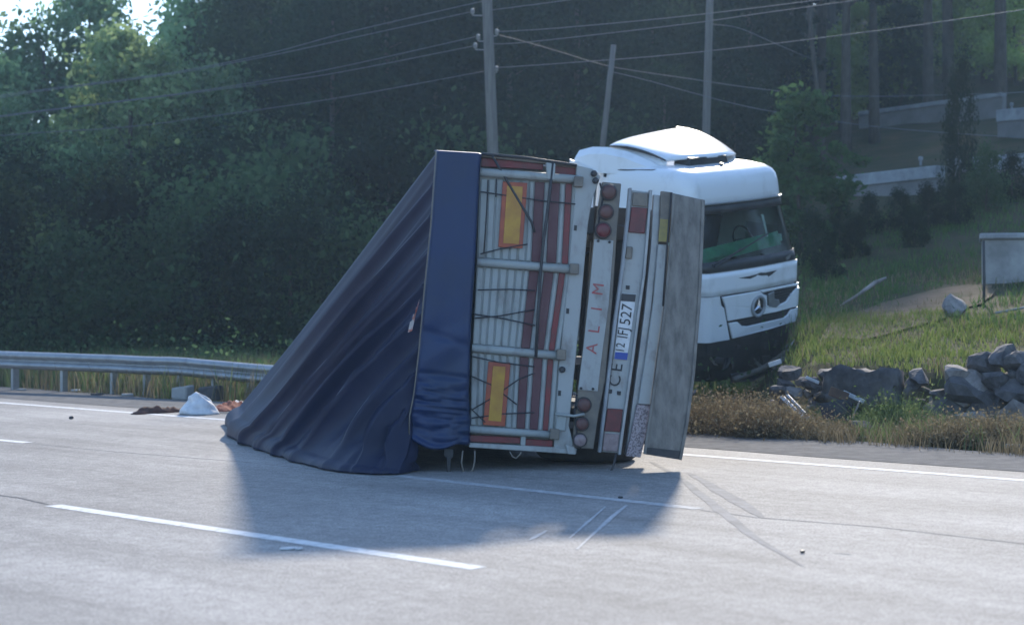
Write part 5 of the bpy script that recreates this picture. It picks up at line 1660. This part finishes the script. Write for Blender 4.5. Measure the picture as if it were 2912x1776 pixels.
bit('pale_scrap', 2462, 1240, (0.26, 0.12, 0.05), 'stone2', 'cream flake at the verge foot below the grey slab', 'debris', -0.2)
bit('pale_scrap', 2690, 1200, (0.5, 0.12, 0.05), 'stone2', 'pale plank leaning among straw at the right', 'debris', 0.3, tilt=-0.25)
def stick(name, pts, r, mat, label):
    bm = bmesh.new()
    q = [at(*p) for p in pts]
    t = (q[-1] - q[0]).normalized(); n = Vector((0, -1, 0)).cross(t).normalized()
    prism(bm, [q[0] - n * r, q[-1] - n * r, q[-1] + n * r, q[0] + n * r], Vector((0, 0.03, 0)))
    bevel(bm, 0.006)
    tag(obj(name, bm, M[mat]), label, 'debris')
stick('trim_strip', [(2222, 1126, 19.6), (2290, 1192, 18.9)], 0.025, 'pale', 'grey trim strip, left of the crossed pair by the dry bush')
stick('trim_strip', [(2238, 1122, 19.5), (2300, 1186, 18.9)], 0.018, 'steel', 'thin trim strip, right of the crossed pair by the dry bush')
stick('trim_strip', [(2292, 1072, 19.8), (2330, 1088, 19.7)], 0.02, 'pale', 'white sliver stuck in the broken wall')
stick('trim_strip', [(2398, 1114, 19.3), (2458, 1142, 19.1)], 0.025, 'pale', 'pale bar leaning on the mortared wall face')
stick('trim_strip', [(2425, 1190, 18.4), (2446, 1140, 18.6)], 0.010, 'tan', 'thin upright sliver in front of the mortared face')
stick('trim_strip', [(2186, 1038, 20.6), (2222, 1026, 20.6)], 0.03, 'pale', 'white shard at the torn bumper end')
stick('timber_piece', [(2360, 1110, 19.2), (2412, 1130, 19.0)], 0.055, 'plank', 'brown timber end among the wall rubble')
bm = bmesh.new()
prism(bm, [at(2330, 1152, 18.75), at(2400, 1140, 18.8), at(2424, 1150, 18.72), at(2416, 1196, 18.66), at(2340, 1192, 18.66)], Vector((0, 0.02, 0.02)))
tag(obj('plastic_sheet', bm, M['sheet']), 'dark torn plastic panel lying below the timber end', 'debris')

for k in range(16):
    px = 2080 + 420 * ((k * 0.618) % 1); py = 1085 + 125 * ((k * 0.37 + 0.1) % 1)
    g = gnd(px, py)
    p, s = ps(g.x, g.y)
    if p > 4.4: g = (xy(4.3, s)).to_3d()
    sz = RND.uniform(0.06, 0.16)
    bm = bmesh.new()
    q = [Vector((math.cos(a) * sz * RND.uniform(0.4, 1.2), math.sin(a) * sz * RND.uniform(0.3, 0.8), 0)) for a in (0.2, 1.3, 2.5, 3.6, 5.0)]
    prism(bm, q, Vector((0, 0, 0.012)))
    mt = Matrix.Translation((g.x, g.y, H(g.x, g.y) + 0.12 + RND.random() * 0.18)) @ Matrix.Rotation(RND.uniform(0, 6), 4, 'Z') @ Matrix.Rotation(RND.uniform(0.4, 1.4), 4, 'X')
    bmesh.ops.transform(bm, matrix=mt, verts=bm.verts[:])
    tag(obj('plastic_shard', bm, M[('dark', 'pale', 'steel', 'dark', 'sheet')[k % 5]]), 'small broken plastic shard caught in the verge below the cab', 'debris', 'plastic shards in the verge below the cab')

# ------------------------------------------------------------------ haze
bm = bmesh.new()
add_box(bm, (0, 0, 29), (3400, 3400, 66))
hz = obj('haze', bm, None)
m = bpy.data.materials.new('haze_air')
m.use_nodes = True
m.node_tree.nodes.remove(m.node_tree.nodes['Principled BSDF'])
pv = m.node_tree.nodes.new('ShaderNodeVolumePrincipled')
pv.inputs['Color'].default_value = (0.50, 0.74, 1.0, 1)
pv.inputs['Density'].default_value = HAZE
pv.inputs['Anisotropy'].default_value = 0.45
m.node_tree.links.new(pv.outputs[0], m.node_tree.nodes['Material Output'].inputs['Volume'])
hz.data.materials.append(m)
tag(hz, kind='stuff')
